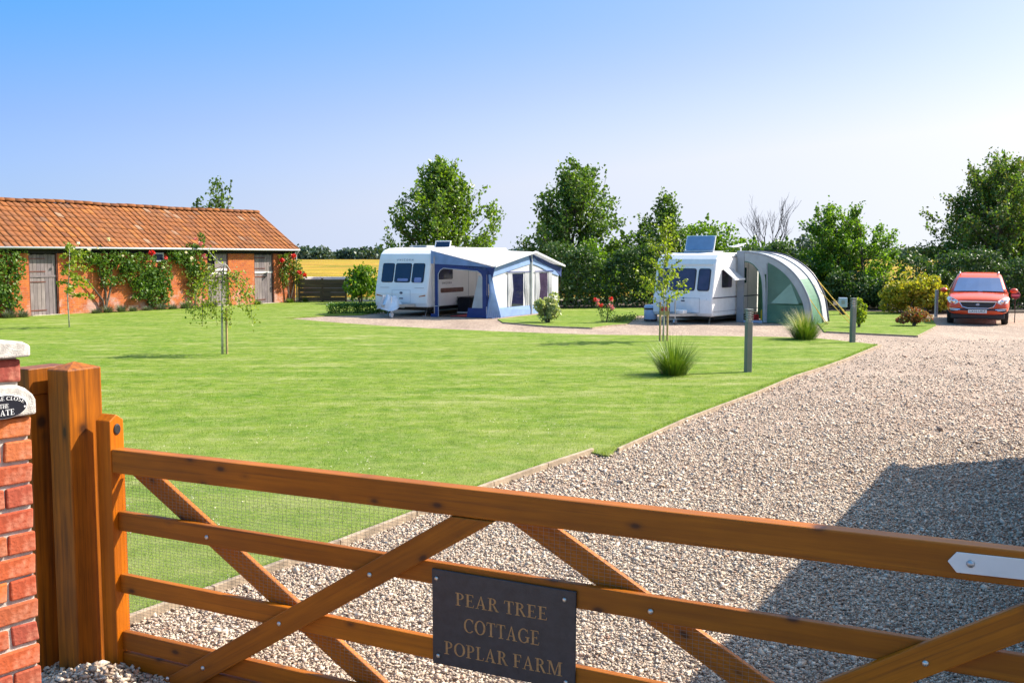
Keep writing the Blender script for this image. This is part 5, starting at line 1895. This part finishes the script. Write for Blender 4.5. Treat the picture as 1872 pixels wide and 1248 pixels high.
def bush(name, label, loc, rx, ry, h, n, lsize, lmat, seed, clumps=14, z0=.0, group=None, cat='shrub', stems=5, bark='bark', ups=0):
    """leafy shrub: leaves on the shells of many overlapping clumps"""
    rng = np.random.default_rng(seed)
    t = thing(name, label, cat, loc, 0, group)
    mb = MB()
    P, O = [], []
    per = n // clumps
    for k in range(clumps):
        u = rng.normal(size=3)
        u /= np.linalg.norm(u)
        rr = rng.uniform(.35, .80)
        c = np.array([u[0] * rx * rr, u[1] * ry * rr, z0 + (h - z0) * (.48 + .38 * u[2] * rr / .8)])
        cr = np.array([rx, ry, (h - z0) * .5]) * rng.uniform(.28, .48)
        q = rng.normal(size=(per, 3))
        q /= np.linalg.norm(q, axis=1)[:, None]
        q2 = q * rng.uniform(.72, 1.08, per)[:, None]
        P.append(c + q2 * cr)
        O.append(q)
        if k < stems:
            mb.tube([(c[0] * .15, c[1] * .15, -.05), (c[0] * .5, c[1] * .5, c[2] * .5), tuple(c)], [.03, .022, .008], 5)
    for k in range(ups):
        a_, r_ = rng.uniform(0, 6.28), rng.uniform(0, .8)
        q = np.array([rx * r_ * math.cos(a_), ry * r_ * math.sin(a_), h * (.97 - .35 * r_)])
        L = rng.uniform(.15, .4)
        tt_ = rng.uniform(0, 1, 14)
        P.append(q[None] + np.array([rng.normal() * .08, rng.normal() * .08, L])[None] * tt_[:, None] + rng.normal(size=(14, 3)) * .03)
        O.append(np.repeat(np.array([[0, 0, 1.0]]), 14, 0))
    mb.build('stems', bark, t)
    P, O = np.concatenate(P), np.concatenate(O)
    k = P[:, 2] > .02
    leaves('foliage', P[k], lsize, lmat, t, rng, out=O[k] * .8, up=.15, aspect=.75)
    return t


def px(p, Y):
    return (p - 936) / 1800 * Y


# trees behind the pitches, left to right
tree('slender_tree', 'slim leafy tree top rising above the barn ridge', (px(404, 56), 56, 0), 6.35, [(.3, .7), (.6, .9), (.8, .75), (1, .12)], 14, 900, .20, 'leaf_dark', 21, base=.5, trunk_r=.07, spikes=4)
tree('slender_tree', 'tiny tree tip just over the barn ridge, left of the slim tree', (px(366, 56), 56, 0), 5.25, [(.3, .4), (.7, .5), (1, .1)], 8, 360, .20, 'leaf_dark', 22, base=.5, trunk_r=.06, spikes=2)
tree('cherry_tree', 'broad green tree behind the left caravan', (px(810, 50), 50, 0), 6.7, [(.15, 2.2), (.3, 2.95), (.45, 2.95), (.6, 2.5), (.75, 1.85), (.88, 1.0), (1, .25)], 80, 16500, .19,
     'leaf_cherry', 1, base=.2, trunk_r=.16, spikes=18, ntw=8)
tree('field_maple', 'dark many-stemmed tree with spiky top behind the awning', (px(1032, 46), 46, 0), 6.2, [(.05, 1.6), (.25, 2.2), (.42, 2.65), (.6, 2.1), (.78, 1.3), (.92, .6), (1, .2)], 72, 16500, .175,
     'leaf_dark', 2, base=.12, trunk_r=.11, spikes=16, ntw=8, multi=3)
tree('ash_tree', 'narrow upright tree behind the older caravan roof', (px(1216, 48), 48, 0), 4.9, [(.1, 1.3), (.4, 1.35), (.6, 1.15), (.8, .8), (1, .15)], 36, 7000, .15, 'leaf_dark', 3, base=.2, trunk_r=.09, spikes=8)
tree('hawthorn_tree', 'green tree with upright shoots between the porch awning and the red car', (px(1592, 42), 42, 0), 4.1, [(.05, 1.5), (.3, 1.75), (.55, 1.6), (.75, 1.25), (.92, .75), (1, .35)], 56, 16000, .13,
     'leaf_bush', 4, base=.1, trunk_r=.08, spikes=20, multi=3)
tree('hawthorn_tree', 'tall dense dark tree behind the red car at the right edge', (px(1802, 46), 46, 0), 6.35, [(.02, 2.4), (.2, 2.9), (.45, 3.2), (.62, 2.95), (.8, 2.1), (.92, 1.2), (1, .4)], 120, 40000, .155,
     'leaf_hawthorn', 6, base=.03, trunk_r=.12, spikes=26, multi=4, ntw=8)
tree('tall_tree', 'tall dark tree cut by the right edge, beyond the red car', (px(1905, 49), 49, 0), 6.0, [(.05, 2.2), (.4, 2.5), (.7, 1.9), (.9, 1.0), (1, .3)], 70, 20000, .15, 'leaf_dark', 7, base=.05, trunk_r=.12, spikes=14, multi=3)

# bare tree
rng = np.random.default_rng(12)
bt = thing('bare_tree', 'leafless dead tree with fan of thin branches above the hedge', 'tree', (px(1402, 49), 49, 0), 0)
MB().tube([(0, 0, -.05), (.05, 0, 1.2), (0, 0, 2.2)], [.13, .11, .09], 7).build('trunk', 'bark_dead', bt)
mb = MB()


def fork(p, d, L, r, lev):
    q = p + d * L
    m_ = p.lerp(q, .5) + Vector((rng.normal() * .04, rng.normal() * .04, 0)) * L
    mb.tube([p, m_, q], [r, r * .82, r * .62], 4, cap=False)
    if lev == 0:
        return
    for k in range(3 if lev > 1 else 3):
        dd_ = (d + Vector((rng.normal() * .28, rng.normal() * .28, abs(rng.normal()) * .22))).normalized()
        fork(p.lerp(q, rng.uniform(.55, 1)), dd_, L * rng.uniform(.55, .85), r * .58, lev - 1)


for k in range(8):
    a_ = k * 2 * math.pi / 8 + .3
    fork(Vector((0, 0, 1.6 + .07 * k)), Vector((math.cos(a_) * .62, math.sin(a_) * .5, 1)).normalized(), 1.35, .03, 3)
mb.build('branches', 'bark_dead', bt)

# shrubs that make up the hedge: each with its own look
HG = 'shrubs of the boundary hedge'
for (lab, p, Y, rx, ry, h, n, ls, lm, sd, ups) in (
        ('rough green shrub right of the timber fence', 660, 45, .95, .8, 1.75, 2600, .14, 'leaf_bush', 31, 6),
        ('bright green shrub low behind the awning roof end', 1085, 44, 1.5, 1.1, 2.9, 4200, .15, 'leaf_bush', 32, 4),
        ('dark bluish shrub right of the spiky dark tree', 1137, 46, 1.3, 1.1, 3.25, 4200, .15, 'leaf_dark', 33, 8),
        ('dark shrub against the narrow upright tree', 1178, 47, 1.2, 1.1, 3.9, 4200, .15, 'leaf_dark', 34, 8),
        ('bright green bush above the older caravan hatch', 1292, 49, 2.1, 1.4, 4.05, 6000, .17, 'leaf_bush', 35, 12),
        ('green shrub below the bare tree', 1372, 47, 1.7, 1.2, 3.1, 4600, .16, 'leaf_bush', 36, 8),
        ('mid green shrub above the porch awning', 1438, 45, 1.4, 1.2, 2.9, 4600, .15, 'leaf_cherry', 37, 6),
        ('far rounded tree behind the hedge right of the bare tree', 1496, 62, 2.6, 1.8, 4.2, 4600, .24, 'leaf_far_haze', 38, 0),
        ('bright yellow-green shrub right of the porch awning', 1498, 43, 1.5, 1.2, 2.75, 5200, .14, 'leaf_bush', 39, 6),
        ('dark shrub filling the gap below the shooting green tree', 1560, 40.5, 1.6, .9, 1.75, 4200, .13, 'leaf_hedge_shade', 40, 0),
        ('low dark shrub left of the golden bush', 1618, 40, 1.1, .8, 1.45, 2800, .13, 'leaf_hedge_shade', 41, 0),
        ('golden leaved bush left of the red car', 1660, 37.6, 1.35, .7, 1.55, 4200, .13, 'leaf_yellow', 42, 4),
        ('golden leaved bush just left of the thin grey post', 1705, 38.0, .9, .7, 1.35, 2800, .12, 'leaf_yellow', 43, 3),
        ('dark shrub close behind the red car', 1745, 38.4, 1.2, .9, 1.9, 3200, .13, 'leaf_hedge_shade', 44, 0)):
    bush('hedge_shrub', lab, (px(p, Y), Y, 0), rx, ry, h, n, ls, lm, sd, group=HG, ups=ups, clumps=20)


def hedge_run(label, p, q, width, h, n, ls, lm, seed, name='hedge', cat='hedge', rough=.12, wander=True):
    rng = np.random.default_rng(seed)
    p, q = np.array(p), np.array(q)
    L = np.linalg.norm(q - p)
    d = (q - p) / L
    nn = np.array([-d[1], d[0]])
    t = thing(name, label, cat, (p[0], p[1], 0), 0)
    s = rng.uniform(0, L, n)
    face = rng.uniform(0, 1, n)
    hh = h * (1 + (.14 * np.sin(s * 1.7 + seed) + .09 * np.sin(s * 4.1 + 2 * seed) if wander else 0))
    side = np.where(face < .4, -.5, np.where(face < .55, .5, rng.uniform(-.5, .5, n)))
    z = np.where(face < .55, rng.uniform(0, 1, n) * hh, hh)
    off = rng.normal(size=(n, 3)) * rough
    P = np.stack([d[0] * s + nn[0] * side * width, d[1] * s + nn[1] * side * width, z], 1) + off
    k = P[:, 2] > .02
    leaves('foliage', P[k], ls, lm, t, rng, up=.25, aspect=.8)
    mb = MB()
    for i in range(max(3, int(L / .7))):
        f_ = (i + .5) / max(3, int(L / .7)) * L
        mb.tube([(d[0] * f_, d[1] * f_, -.05), (d[0] * f_ + rng.normal() * .1, d[1] * f_ + rng.normal() * .1, h * .8)], [.03, .01], 5)
    mb.build('stems', 'bark', t)
    return t


hedge_run('dark clipped hedge behind the awning and the pink roses', (1.6, 41.5), (7.4, 42.8), 1.2, 2.15, 10000, .13, 'leaf_hedge_shade', 51)
hedge_run('dark hedge behind the older caravan and porch awning', (7.5, 43.2), (12.6, 41.8), 1.2, 2.2, 9000, .13, 'leaf_hedge_shade', 52)
hedge_run('low dark hedge behind the red car', (15.9, 40.2), (24.0, 41.2), 1.2, 2.0, 9000, .13, 'leaf_hedge_shade', 53)
hedge_run('low clipped box hedge left of the white caravan', (-7.0, 37.25), (-4.75, 38.0), .5, .36, 4200, .06, 'leaf_box', 54, name='box_hedge', rough=.03, wander=False)

# climbers on the barn wall
def climber(name, label, blobs, lm, n, ls, seed, flowers=(), stems=(), cat='climber', depth=.32):
    rng = np.random.default_rng(seed)
    x0 = sum(b[0] for b in blobs) / len(blobs)
    t = thing(name, label, cat, bw(x0, -.08), BRZ)
    P = []
    area = sum(b[2] * b[3] for b in blobs)
    for (cx, cz, rx, rz) in blobs:
        m_ = int(n * rx * rz / area)
        r_ = np.sqrt(rng.uniform(0, 1, m_))
        a_ = rng.uniform(0, 2 * math.pi, m_)
        w = 1 + .25 * np.sin(a_ * 3 + cx) + .15 * np.sin(a_ * 7 + cz)
        dp = depth * (1 - .6 * r_ ** 2) * rng.uniform(.15, 1, m_)
        P.append(np.stack([cx - x0 + r_ * rx * w * np.cos(a_), -dp, cz + r_ * rz * w * np.sin(a_)], 1))
    P = np.concatenate(P)
    P = P[P[:, 2] > .03]
    leaves('foliage', P, ls, lm, t, rng, out=np.array([[0, -.8, 0]]), up=-.2, aspect=.8)
    mb = MB()
    for st_ in stems:
        mb.tube([(x - x0, -.05, z) for x, z in st_], [.045 - .03 * i / len(st_) for i in range(len(st_))], 6)
    mb.build('stems', 'bark', t)
    fl = {}
    for (fx, fz, fr, fm) in flowers:
        fr *= .74
        q = rng.normal(size=(26, 3))
        q /= np.linalg.norm(q, axis=1)[:, None]
        pts = np.array([fx - x0, -depth - .03, fz]) + q * fr * np.array([1, .7, .85])
        leaves('flower', pts, fr * 1.3, fm, t, rng, out=q, aspect=1.0)
    return t


climber('ivy', 'dense green climber at the left end of the barn wall', [(-14.3, 1.5, .75, .95), (-13.75, 1.9, .42, .5), (-14.0, .7, .4, .5), (-14.8, 1.0, .7, .9)], 'leaf_climber', 2000, .12, 61,
        stems=[[(-14.2, 0), (-14.1, 1), (-14.0, 2)]])
climber('climbing_rose', 'pale flowered climbing rose with bare forked stem right of the first barn door',
        [(-11.3, 2.3, .55, .18), (-10.8, 2.1, .5, .3), (-10.3, 1.9, .35, .55), (-10.1, 1.3, .3, .35)], 'leaf_climber', 900, .11, 62,
        flowers=[(-11.5, 2.67, .07, 'petal_white'), (-11.05, 2.45, .08, 'petal_white'), (-10.2, 2.84, .08, 'petal_white'), (-11.7, 2.45, .05, 'petal_white'), (-10.7, 2.5, .05, 'petal_white')],
        stems=[[(-10.25, 0), (-10.35, .5), (-10.75, 1.0), (-11.1, 1.4)], [(-10.22, 0), (-10.2, .8), (-10.4, 1.4), (-10.5, 2.2)], [(-10.25, .1), (-10.0, .9), (-9.9, 1.8)]])
climber('climbing_rose', 'large dark green climber with red roses on the middle of the barn wall',
        [(-8.6, 1.55, .95, .7), (-8.1, .9, .85, .75), (-9.3, 1.95, .55, .42), (-7.6, 1.3, .55, .8), (-9.8, 2.1, .4, .3)], 'leaf_climber', 3000, .125, 63,
        flowers=[(-8.28, 2.33, .13, 'petal_red'), (-7.6, 2.12, .08, 'petal_red'), (-9.6, 2.2, .05, 'petal_white'), (-7.75, 1.75, .06, 'petal_white')], stems=[[(-8.2, 0), (-8.3, 1), (-8.5, 1.8)]])
climber('climbing_rose', 'pink flowered climbing rose reaching over the gutter',
        [(-6.5, 2.2, .55, .42), (-5.9, 2.45, .4, .3), (-6.0, 1.8, .5, .4), (-5.6, 2.9, .15, .3), (-6.9, 2.2, .35, .3)], 'leaf_climber', 1300, .11, 64,
        flowers=[(-6.1, 2.91, .08, 'petal_pink'), (-5.83, 2.72, .10, 'petal_pink'), (-5.64, 2.2, .10, 'petal_pink'), (-6.33, 2.11, .08, 'petal_white'), (-6.6, 2.35, .06, 'petal_white')],
        stems=[[(-5.95, 0), (-6.0, 1), (-6.1, 2)]])
climber('climbing_rose', 'crimson flowered climbing rose at the right corner of the barn',
        [(-.75, 2.0, .42, .4), (-.2, 1.6, .45, .45), (.15, 1.1, .35, .4), (-.85, 1.3, .25, .5)], 'leaf_rose', 900, .11, 65,
        flowers=[(-.47, 2.2, .13, 'petal_red'), (-1.22, 2.0, .12, 'petal_red'), (-.14, 1.43, .12, 'petal_red'), (.2, 1.32, .11, 'petal_red')],
        stems=[[(-.5, 0), (-.6, .8), (-.7, 1.9)], [(-.5, 0), (-.2, .9), (-.1, 1.7)]])
climber('honeysuckle', 'thin yellow-green climber between the pink rose and the middle barn door', [(-5.9, 1.2, .6, .5), (-5.5, 1.6, .5, .35)], 'leaf_rose', 650, .11, 66,
        stems=[[(-6.0, 0), (-5.9, .7), (-5.6, 1.5)]], depth=.25)

# lavender and small plants along the foot of the barn
rl = random.Random(2)
LG = 'lavender clumps along the barn wall'
spots = [(-14.25, .38, 'grey-green lavender clump at the far left end of the barn'), (-13.75, .34, 'grey lavender clump left of the first barn door'),
         (-10.85, .26, 'small green clump right of the first barn door'), (-10.35, .36, 'round lavender clump below the forked rose stem'),
         (-9.75, .40, 'brownish lavender clump left of the big red rose'), (-9.2, .30, 'small green clump at the left foot of the big red rose'),
         (-8.55, .26, 'low clump in the middle of the big red rose foot'), (-7.9, .34, 'green clump below the small barn window'), (-7.35, .30, 'brownish clump right of the big red rose'),
         (-6.75, .42, 'tall lavender clump below the pink rose'), (-6.25, .28, 'small clump at the pink rose stem'), (-5.65, .38, 'lavender clump left of the middle barn door'),
         (-5.25, .36, 'lavender clump at the middle barn door step'), (-2.75, .28, 'dark green clump left of the right barn door'), (-.75, .28, 'grassy clump right of the right barn door'),
         (.25, .30, 'grassy clump at the foot of the barn downpipe')]
for i, (x, h, lab) in enumerate(spots):
    rng = np.random.default_rng(200 + i)
    t = thing('lavender', lab, 'plant', bw(x, -.42), rl.uniform(0, 3), LG)
    n = 420
    a_ = rng.uniform(0, 2 * math.pi, n)
    e_ = rng.uniform(.15, 1.0, n)
    dr = np.stack([np.cos(a_) * (1 - e_ * .7), np.sin(a_) * (1 - e_ * .7), e_ + .15], 1)
    bs = np.stack([np.cos(a_) * .10 * rng.uniform(0, 1, n), np.sin(a_) * .10 * rng.uniform(0, 1, n), np.zeros(n)], 1)
    blades('foliage', bs, dr, rng.uniform(.7, 1.25, n) * h, .02, .15, 'lavender' if i < 13 else 'clump_blade', t, segs=2)

# saplings
def sapling(label, loc, trunk_pts, branches, lm, ls, per, seed, bark='bark_pale', r0=.022, stakes=(), tie=None, droop=0.0, fuzz=.05):
    rng = np.random.default_rng(seed)
    t = thing('sapling', label, 'sapling', loc, 0)
    k = len(trunk_pts)
    MB().tube(trunk_pts, [r0 * (1 - .7 * i / (k - 1)) for i in range(k)], 7).build('trunk', bark, t, smooth=True)
    mb = MB()
    P = []
    for br in branches:
        pts = [Vector(p) for p in br]
        mb.tube(pts, [.009 - .006 * i / (len(pts) - 1) for i in range(len(pts))], 4, cap=False)
        seglen = [(pts[i + 1] - pts[i]).length for i in range(len(pts) - 1)]
        tot = sum(seglen)
        for j in range(int(per * tot)):
            u = rng.uniform(.15, 1) * tot
            i = 0
            while i < len(seglen) - 1 and u > seglen[i]:
                u -= seglen[i]
                i += 1
            q = pts[i].lerp(pts[i + 1], min(1, u / seglen[i]))
            P.append(np.array(q) + rng.normal(size=3) * fuzz)
    mb.build('branches', bark if bark != 'bark_pale' else 'bark', t)
    leaves('crown', np.array(P), ls, lm, t, rng, up=-droop, aspect=.8)
    for s_ in stakes:
        MB().tube(s_, .026, 8).build('stake', 'pale_timber', t)
    if tie:
        MB().obox(*tie[0]).build('tie', tie[1], t)
    return t


rs_ = random.Random(9)
br = []
for k in range(16):
    z = .95 + k * .10
    a_ = k * 2.4
    L = .55 - .015 * k
    br.append([(.02 + .02 * k * .3, 0, z), (.02 + L * .5 * math.cos(a_) + .12, L * .5 * math.sin(a_), z + .06), (.1 + L * math.cos(a_) + .15, L * math.sin(a_), z - .02)])
sapling('thin leaning sapling with yellow-green leaves in front of the first barn door', (-13.534, 30.035, .03), [(0, 0, -.05), (-.02, 0, 1.0), (.06, 0, 1.7), (.10, 0, 2.45)], br, 'leaf_lime', .095, 95, 71)
br = []
for k in range(20):
    s_ = -1 if k % 2 else 1
    L = rs_.uniform(.08, .85)
    yy = rs_.uniform(-.5, .5)
    z0_ = rs_.uniform(1.55, 1.95)
    zz = rs_.uniform(.60, 1.05)
    br.append([(.03, 0, z0_), (.03 + s_ * L * .5, yy * .5, z0_ + rs_.uniform(-.1, .12)), (.03 + s_ * L * .92, yy, z0_ - .35), (.03 + s_ * L, yy, zz)])
br.append([(.04, 0, 1.98), (-.1, 0, 2.12), (-.24, 0, 2.28)])
sp = sapling('young weeping birch tied to a stake in the middle of the lawn', (-6.42, 21.731, .03), [(0, 0, -.05), (.01, 0, .8), (.03, 0, 1.5), (.08, 0, 1.97), (.12, 0, 2.0)], br, 'leaf_lime', .06, 62, 72, r0=.027,
             stakes=[[(.09, .03, -.1), (.10, .03, 1.02)]], tie=(((.05, .015, .80), (.065, 0, 0), (0, .03, 0), (0, 0, .012)), 'black_plastic'), droop=.8, fuzz=.06)
MB().tube([(.03, 0, 1.98), (-.10, 0, 2.10), (-.27, 0, 2.30)], [.016, .013, .008], 6).tube([(.06, 0, 1.98), (.14, 0, 1.97), (.22, 0, 1.85)], [.014, .012, .008], 6).build('lopped_branches', 'bark_pale', sp)
br = []
for k in range(30):
    z = .85 + k * .066
    a_ = k * 2.4 + .5
    L = (.95 - .022 * k) * rs_.uniform(.55, 1.05)
    br.append([(0, 0, z), (L * .5 * math.cos(a_), L * .5 * math.sin(a_), z + .22), (L * math.cos(a_), L * math.sin(a_), z + .36)])
sapling('staked sapling with bright lime leaves in front of the older caravan', (3.86, 25.1, .03), [(0, 0, -.05), (.03, 0, .9), (-.02, 0, 1.7), (.06, 0, 2.4), (.05, 0, 2.85)], br, 'leaf_lime', .085, 62, 73, r0=.025,
        stakes=[[(-.07, .05, -.1), (-.07, .05, 1.0)], [(.12, .05, -.1), (.12, .05, 1.0)]], tie=(((.04, .0, .72), (.12, 0, 0), (0, .012, 0), (0, 0, .055)), 'pale_timber'))


# ornamental grass clumps
def clump(label, loc, rad, h, n, seed, straw=0):
    rng = np.random.default_rng(seed)
    t = thing('grass_clump', label, 'grass clump', loc, 0, 'ornamental grass clumps on the lawn')
    a_ = rng.uniform(0, 2 * math.pi, n)
    sp_ = rng.uniform(0, 1, n) ** .7
    dr = np.stack([np.cos(a_) * sp_ * .75, np.sin(a_) * sp_ * .75, np.ones(n)], 1)
    b_ = rng.uniform(0, .22, n)
    bs = np.stack([np.cos(a_) * b_ * rad / .45, np.sin(a_) * b_ * rad / .45, np.zeros(n)], 1)
    blades('foliage', bs, dr, rng.uniform(.55, 1.15, n) * h, rng.uniform(.009, .020, n), rng.uniform(.15, .7, n), 'clump_blade', t, segs=4)
    if straw:
        a_ = rng.uniform(0, 2 * math.pi, straw)
        dr = np.stack([np.cos(a_) * .35 - .25, np.sin(a_) * .3, np.ones(straw)], 1)
        bs = np.stack([np.cos(a_) * .1, np.sin(a_) * .1, np.full(straw, .15)], 1)
        blades('dry_blades', bs, dr, rng.uniform(.75, 1.1, straw) * h, .008, .3, 'straw_blade', t, segs=4)
    return t


clump('tall grass clump on the lawn in front of the staked lime sapling', (2.951, 17.945, .03), .50, .92, 800, 81)
clump('grass clump with dry blades in front of the porch awning', (7.657, 25.717, .03), .62, .92, 900, 82, straw=160)

# garden shrubs
bush('variegated_shrub', 'cream and green variegated round shrub right of the awning', (1.193, 32.3, .02), .48, .42, 1.08, 2400, .095, 'leaf_variegated', 91, clumps=14, z0=.08)
bush('leafy_shrub', 'bright yellow-green young shrub behind the farther bollard', (px(1572, 30.2), 30.2, .02), .24, .22, 1.0, 420, .11, 'leaf_lime', 92, clumps=9, z0=.1, stems=3)
bush('red_shrub', 'low shrub with red and cream leaves at the corner of the side lawn', (px(1676, 30.6), 30.8, .02), .52, .38, .58, 1800, .075, 'leaf_redbed', 93, clumps=14)
rng = np.random.default_rng(94)
rsb = thing('rose_bush', 'loose pink flowered rose bush on the rear lawn before the dark hedge', 'rose bush', (3.05, 32.3, .02), 0)
mb = MB()
P = []
tips = []
for k in range(9):
    a_ = rng.uniform(-1, 1)
    e_ = Vector((a_ * .45, rng.uniform(-.2, .2), rng.uniform(.45, .85)))
    mb.tube([(a_ * .1, 0, -.03), (a_ * .25, 0, e_.z * .5), tuple(e_)], [.01, .008, .005], 4)
    tips.append(e_)
    for j in range(22):
        P.append(np.array(Vector((a_ * .1, 0, 0)).lerp(e_, rng.uniform(.25, 1))) + rng.normal(size=3) * .06)
mb.build('stems', 'bark', rsb)
leaves('foliage', np.array(P), .07, 'leaf_climber', rsb, rng)
for k, e_ in enumerate(tips):
    q = rng.normal(size=(20, 3))
    q /= np.linalg.norm(q, axis=1)[:, None]
    leaves('flower', np.array(e_) + q * .05, .075, ('petal_pink', 'petal_pink', 'petal_red')[k % 3], rsb, rng, out=q, aspect=1)
for k in range(5):
    t = thing('edging_plant', ['trailing green plant nearest the rose bush', 'second trailing plant right of the rose bush', 'middle trailing plant on the rear lawn edge',
                               'trailing plant second from the water barrel', 'trailing plant nearest the water barrel'][k], 'plant', (3.45 + k * .16, 32.6 + k * .25, .02), 0, 'trailing plants by the hedge')
    q = rng.normal(size=(160, 3)) * np.array([.16, .12, .06]) + np.array([0, 0, .09])
    leaves('foliage', q[q[:, 2] > .01], .06, 'leaf_rose', t, rng)

# ================================================================== GRASS AND GRAVEL, PIECE BY PIECE WHERE IT IS NEAR
def inside(poly, x, y):
    c = np.zeros(len(x), bool)
    n = len(poly)
    for i in range(n):
        x1, y1 = poly[i]
        x2, y2 = poly[(i + 1) % n]
        cond = (y1 > y) != (y2 > y)
        xi = (x2 - x1) * (y - y1) / (y2 - y1 + 1e-12) + x1
        c ^= cond & (x < xi)
    return c


rng = np.random.default_rng(101)
parts = []
n = 330000
y = 5.3 * np.exp(rng.uniform(0, 1, n) ** 1.25 * math.log(25 / 5.3))      # density thins out evenly with distance
x = rng.uniform(-.56, .34, n) * y + rng.uniform(-.3, .3, n)
k = inside(LAWN, x, y)
x, y = x[k], y[k]
tuft = np.sin(x * 5.1 + 2 * np.sin(y * 2.2)) * np.sin(y * 6.3 + np.sin(x * 3)) * .25 + 1
fade = np.clip((27 - y) / 14, .25, 1)
parts.append((x, y, (.022 + .0009 * y) * fade * tuft * rng.uniform(.6, 1.3, len(x)), .0006 * y * rng.uniform(.6, 1.3, len(x))))
# longer fringe along the edging
E1 = np.array([(-2.45, 5.52), (-2.084, 6.024), (-1.312, 7.309), (-.815, 8.174), (-.188, 9.264), (.86, 10.80), (1.05, 10.60), (1.16, 10.95), (2.296, 13.02), (3.891, 15.642), (5.113, 17.781), (6.947, 20.589),
               (9.0, 24.1)])
sgl = np.linalg.norm(np.diff(E1, axis=0), axis=1)
cum = np.concatenate([[0], np.cumsum(sgl)])
u = rng.uniform(0, cum[-1], 9000)
i = np.searchsorted(cum, u, side='right') - 1
i = np.clip(i, 0, len(sgl) - 1)
f_ = ((u - cum[i]) / sgl[i])[:, None]
pt = E1[i] * (1 - f_) + E1[i + 1] * f_
nrm_ = np.stack([-(E1[i + 1] - E1[i])[:, 1], (E1[i + 1] - E1[i])[:, 0]], 1) / sgl[i][:, None]
pt = pt + nrm_ * rng.uniform(.0, .10, 9000)[:, None]
parts.append((pt[:, 0], pt[:, 1], rng.uniform(.03, .07, 9000), np.full(9000, .006)))
X = np.concatenate([p[0] for p in parts])
Yv = np.concatenate([p[1] for p in parts])
Hh = np.concatenate([p[2] for p in parts])
Wd = np.concatenate([p[3] for p in parts])
n = len(X)
bs = np.stack([X, Yv, np.full(n, .032)], 1)
dr = np.stack([rng.normal(size=n) * .55, rng.normal(size=n) * .55, np.ones(n)], 1)
lg = blades('lawn_grass', bs, dr, Hh, Wd, .25, 'grass_blade', segs=1)
stuff(lg)
lg['label'] = 'short mown grass blades of the lawn nearest the gate'

nd = 220
x = rng.uniform(-4.2, 1.0, nd * 4)
y = rng.uniform(5.4, 13, nd * 4)
k = inside(LAWN, x, y) & (np.sin(x * 2.1 + 1) * np.sin(y * 1.7) > .1)
x, y = x[k][:nd], y[k][:nd]
q = rng.normal(size=(len(x), 3, 3)) * .006 + np.stack([x, y, np.full(len(x), .06)], 1)[:, None]
cf = leaves('clover_flowers', q.reshape(-1, 3), .010, 'petal_white', None, rng, aspect=1)
stuff(cf)
cf['label'] = 'tiny white clover flowers scattered in the near lawn'

# gravel stones
rng = np.random.default_rng(102)
SV = np.array([(.62, 0, 0), (0, .62, 0), (-.62, 0, 0), (0, -.62, 0), (.1, .05, .55), (-.05, -.1, -.5)], float)
SF = np.array([(0, 1, 4), (1, 2, 4), (2, 3, 4), (3, 0, 4), (1, 0, 5), (2, 1, 5), (3, 2, 5), (0, 3, 5)])
SX, SY, SS = [], [], []
for (ya, yb, dens, size) in ((4.4, 6.5, 6800, .0142), (6.5, 9, 4800, .0155), (9, 12, 1900, .0182), (12, 15, 700, .0205), (15, 18, 380, .021), (18, 22, 150, .021), (22, 26, 50, .021)):
    w0, w1 = -.55 * yb, .56 * yb + .4
    if ya > 18:
        w0 = -8.5
    n = int((w1 - w0) * (yb - ya) * dens)
    x = rng.uniform(w0, w1, n)
    y = rng.uniform(ya, yb, n)
    k = ~inside(LAWN, x, y) & ~inside([(8.9, 28.2), (11.03, 26.7), (13.4, 30.8), (13.4, 31.5), (9.5, 31.5)], x, y)
    SX.append(x[k]), SY.append(y[k]), SS.append(np.full(k.sum(), size) * np.exp(rng.normal(size=k.sum()) * .33))
SX, SY, SS = np.concatenate(SX), np.concatenate(SY), np.concatenate(SS)
# small heap of gravel at the foot of the gate post
hx, hy = rng.normal(-2.15, .16, 900), rng.normal(4.86, .12, 900)
hz = .10 * np.exp(-((hx + 2.15) ** 2 + (hy - 4.86) ** 2) / .05) * rng.uniform(.2, 1, 900)
zz = np.concatenate([rng.uniform(-.002, .010, len(SX)), hz])
SX, SY, SS = np.concatenate([SX, hx]), np.concatenate([SY, hy]), np.concatenate([SS, np.full(900, .024) * np.exp(rng.normal(size=900) * .3)])
n = len(SX)
q = rng.normal(size=(n, 4))
q /= np.linalg.norm(q, axis=1)[:, None]
w_, x_, y_, z_ = q.T
Rm = np.stack([np.stack([1 - 2 * (y_ * y_ + z_ * z_), 2 * (x_ * y_ - z_ * w_), 2 * (x_ * z_ + y_ * w_)], 1), np.stack([2 * (x_ * y_ + z_ * w_), 1 - 2 * (x_ * x_ + z_ * z_), 2 * (y_ * z_ - x_ * w_)], 1),
               np.stack([2 * (x_ * z_ - y_ * w_), 2 * (y_ * z_ + x_ * w_), 1 - 2 * (x_ * x_ + y_ * y_)], 1)], 1)
loc = SV[None] * np.exp(rng.normal(size=(n, 1, 3)) * .22) + rng.normal(size=(n, 6, 3)) * .13
loc = loc * SS[:, None, None] * np.array([1.15, 1.0, .8])
vv = np.einsum('nij,nkj->nki', Rm, loc)
vv[:, :, 2] *= .62
vv += np.stack([SX, SY, zz + SS * .28], 1)[:, None]
ff = (np.arange(n)[:, None, None] * 6 + SF[None]).reshape(-1, 3)
gs_ = arrmesh('gravel_stones', vv.reshape(-1, 3), ff, 'gravel_stone')
stuff(gs_)
gs_['label'] = 'loose angular gravel stones covering the drive'
print('stones', n, 'grass', len(X))
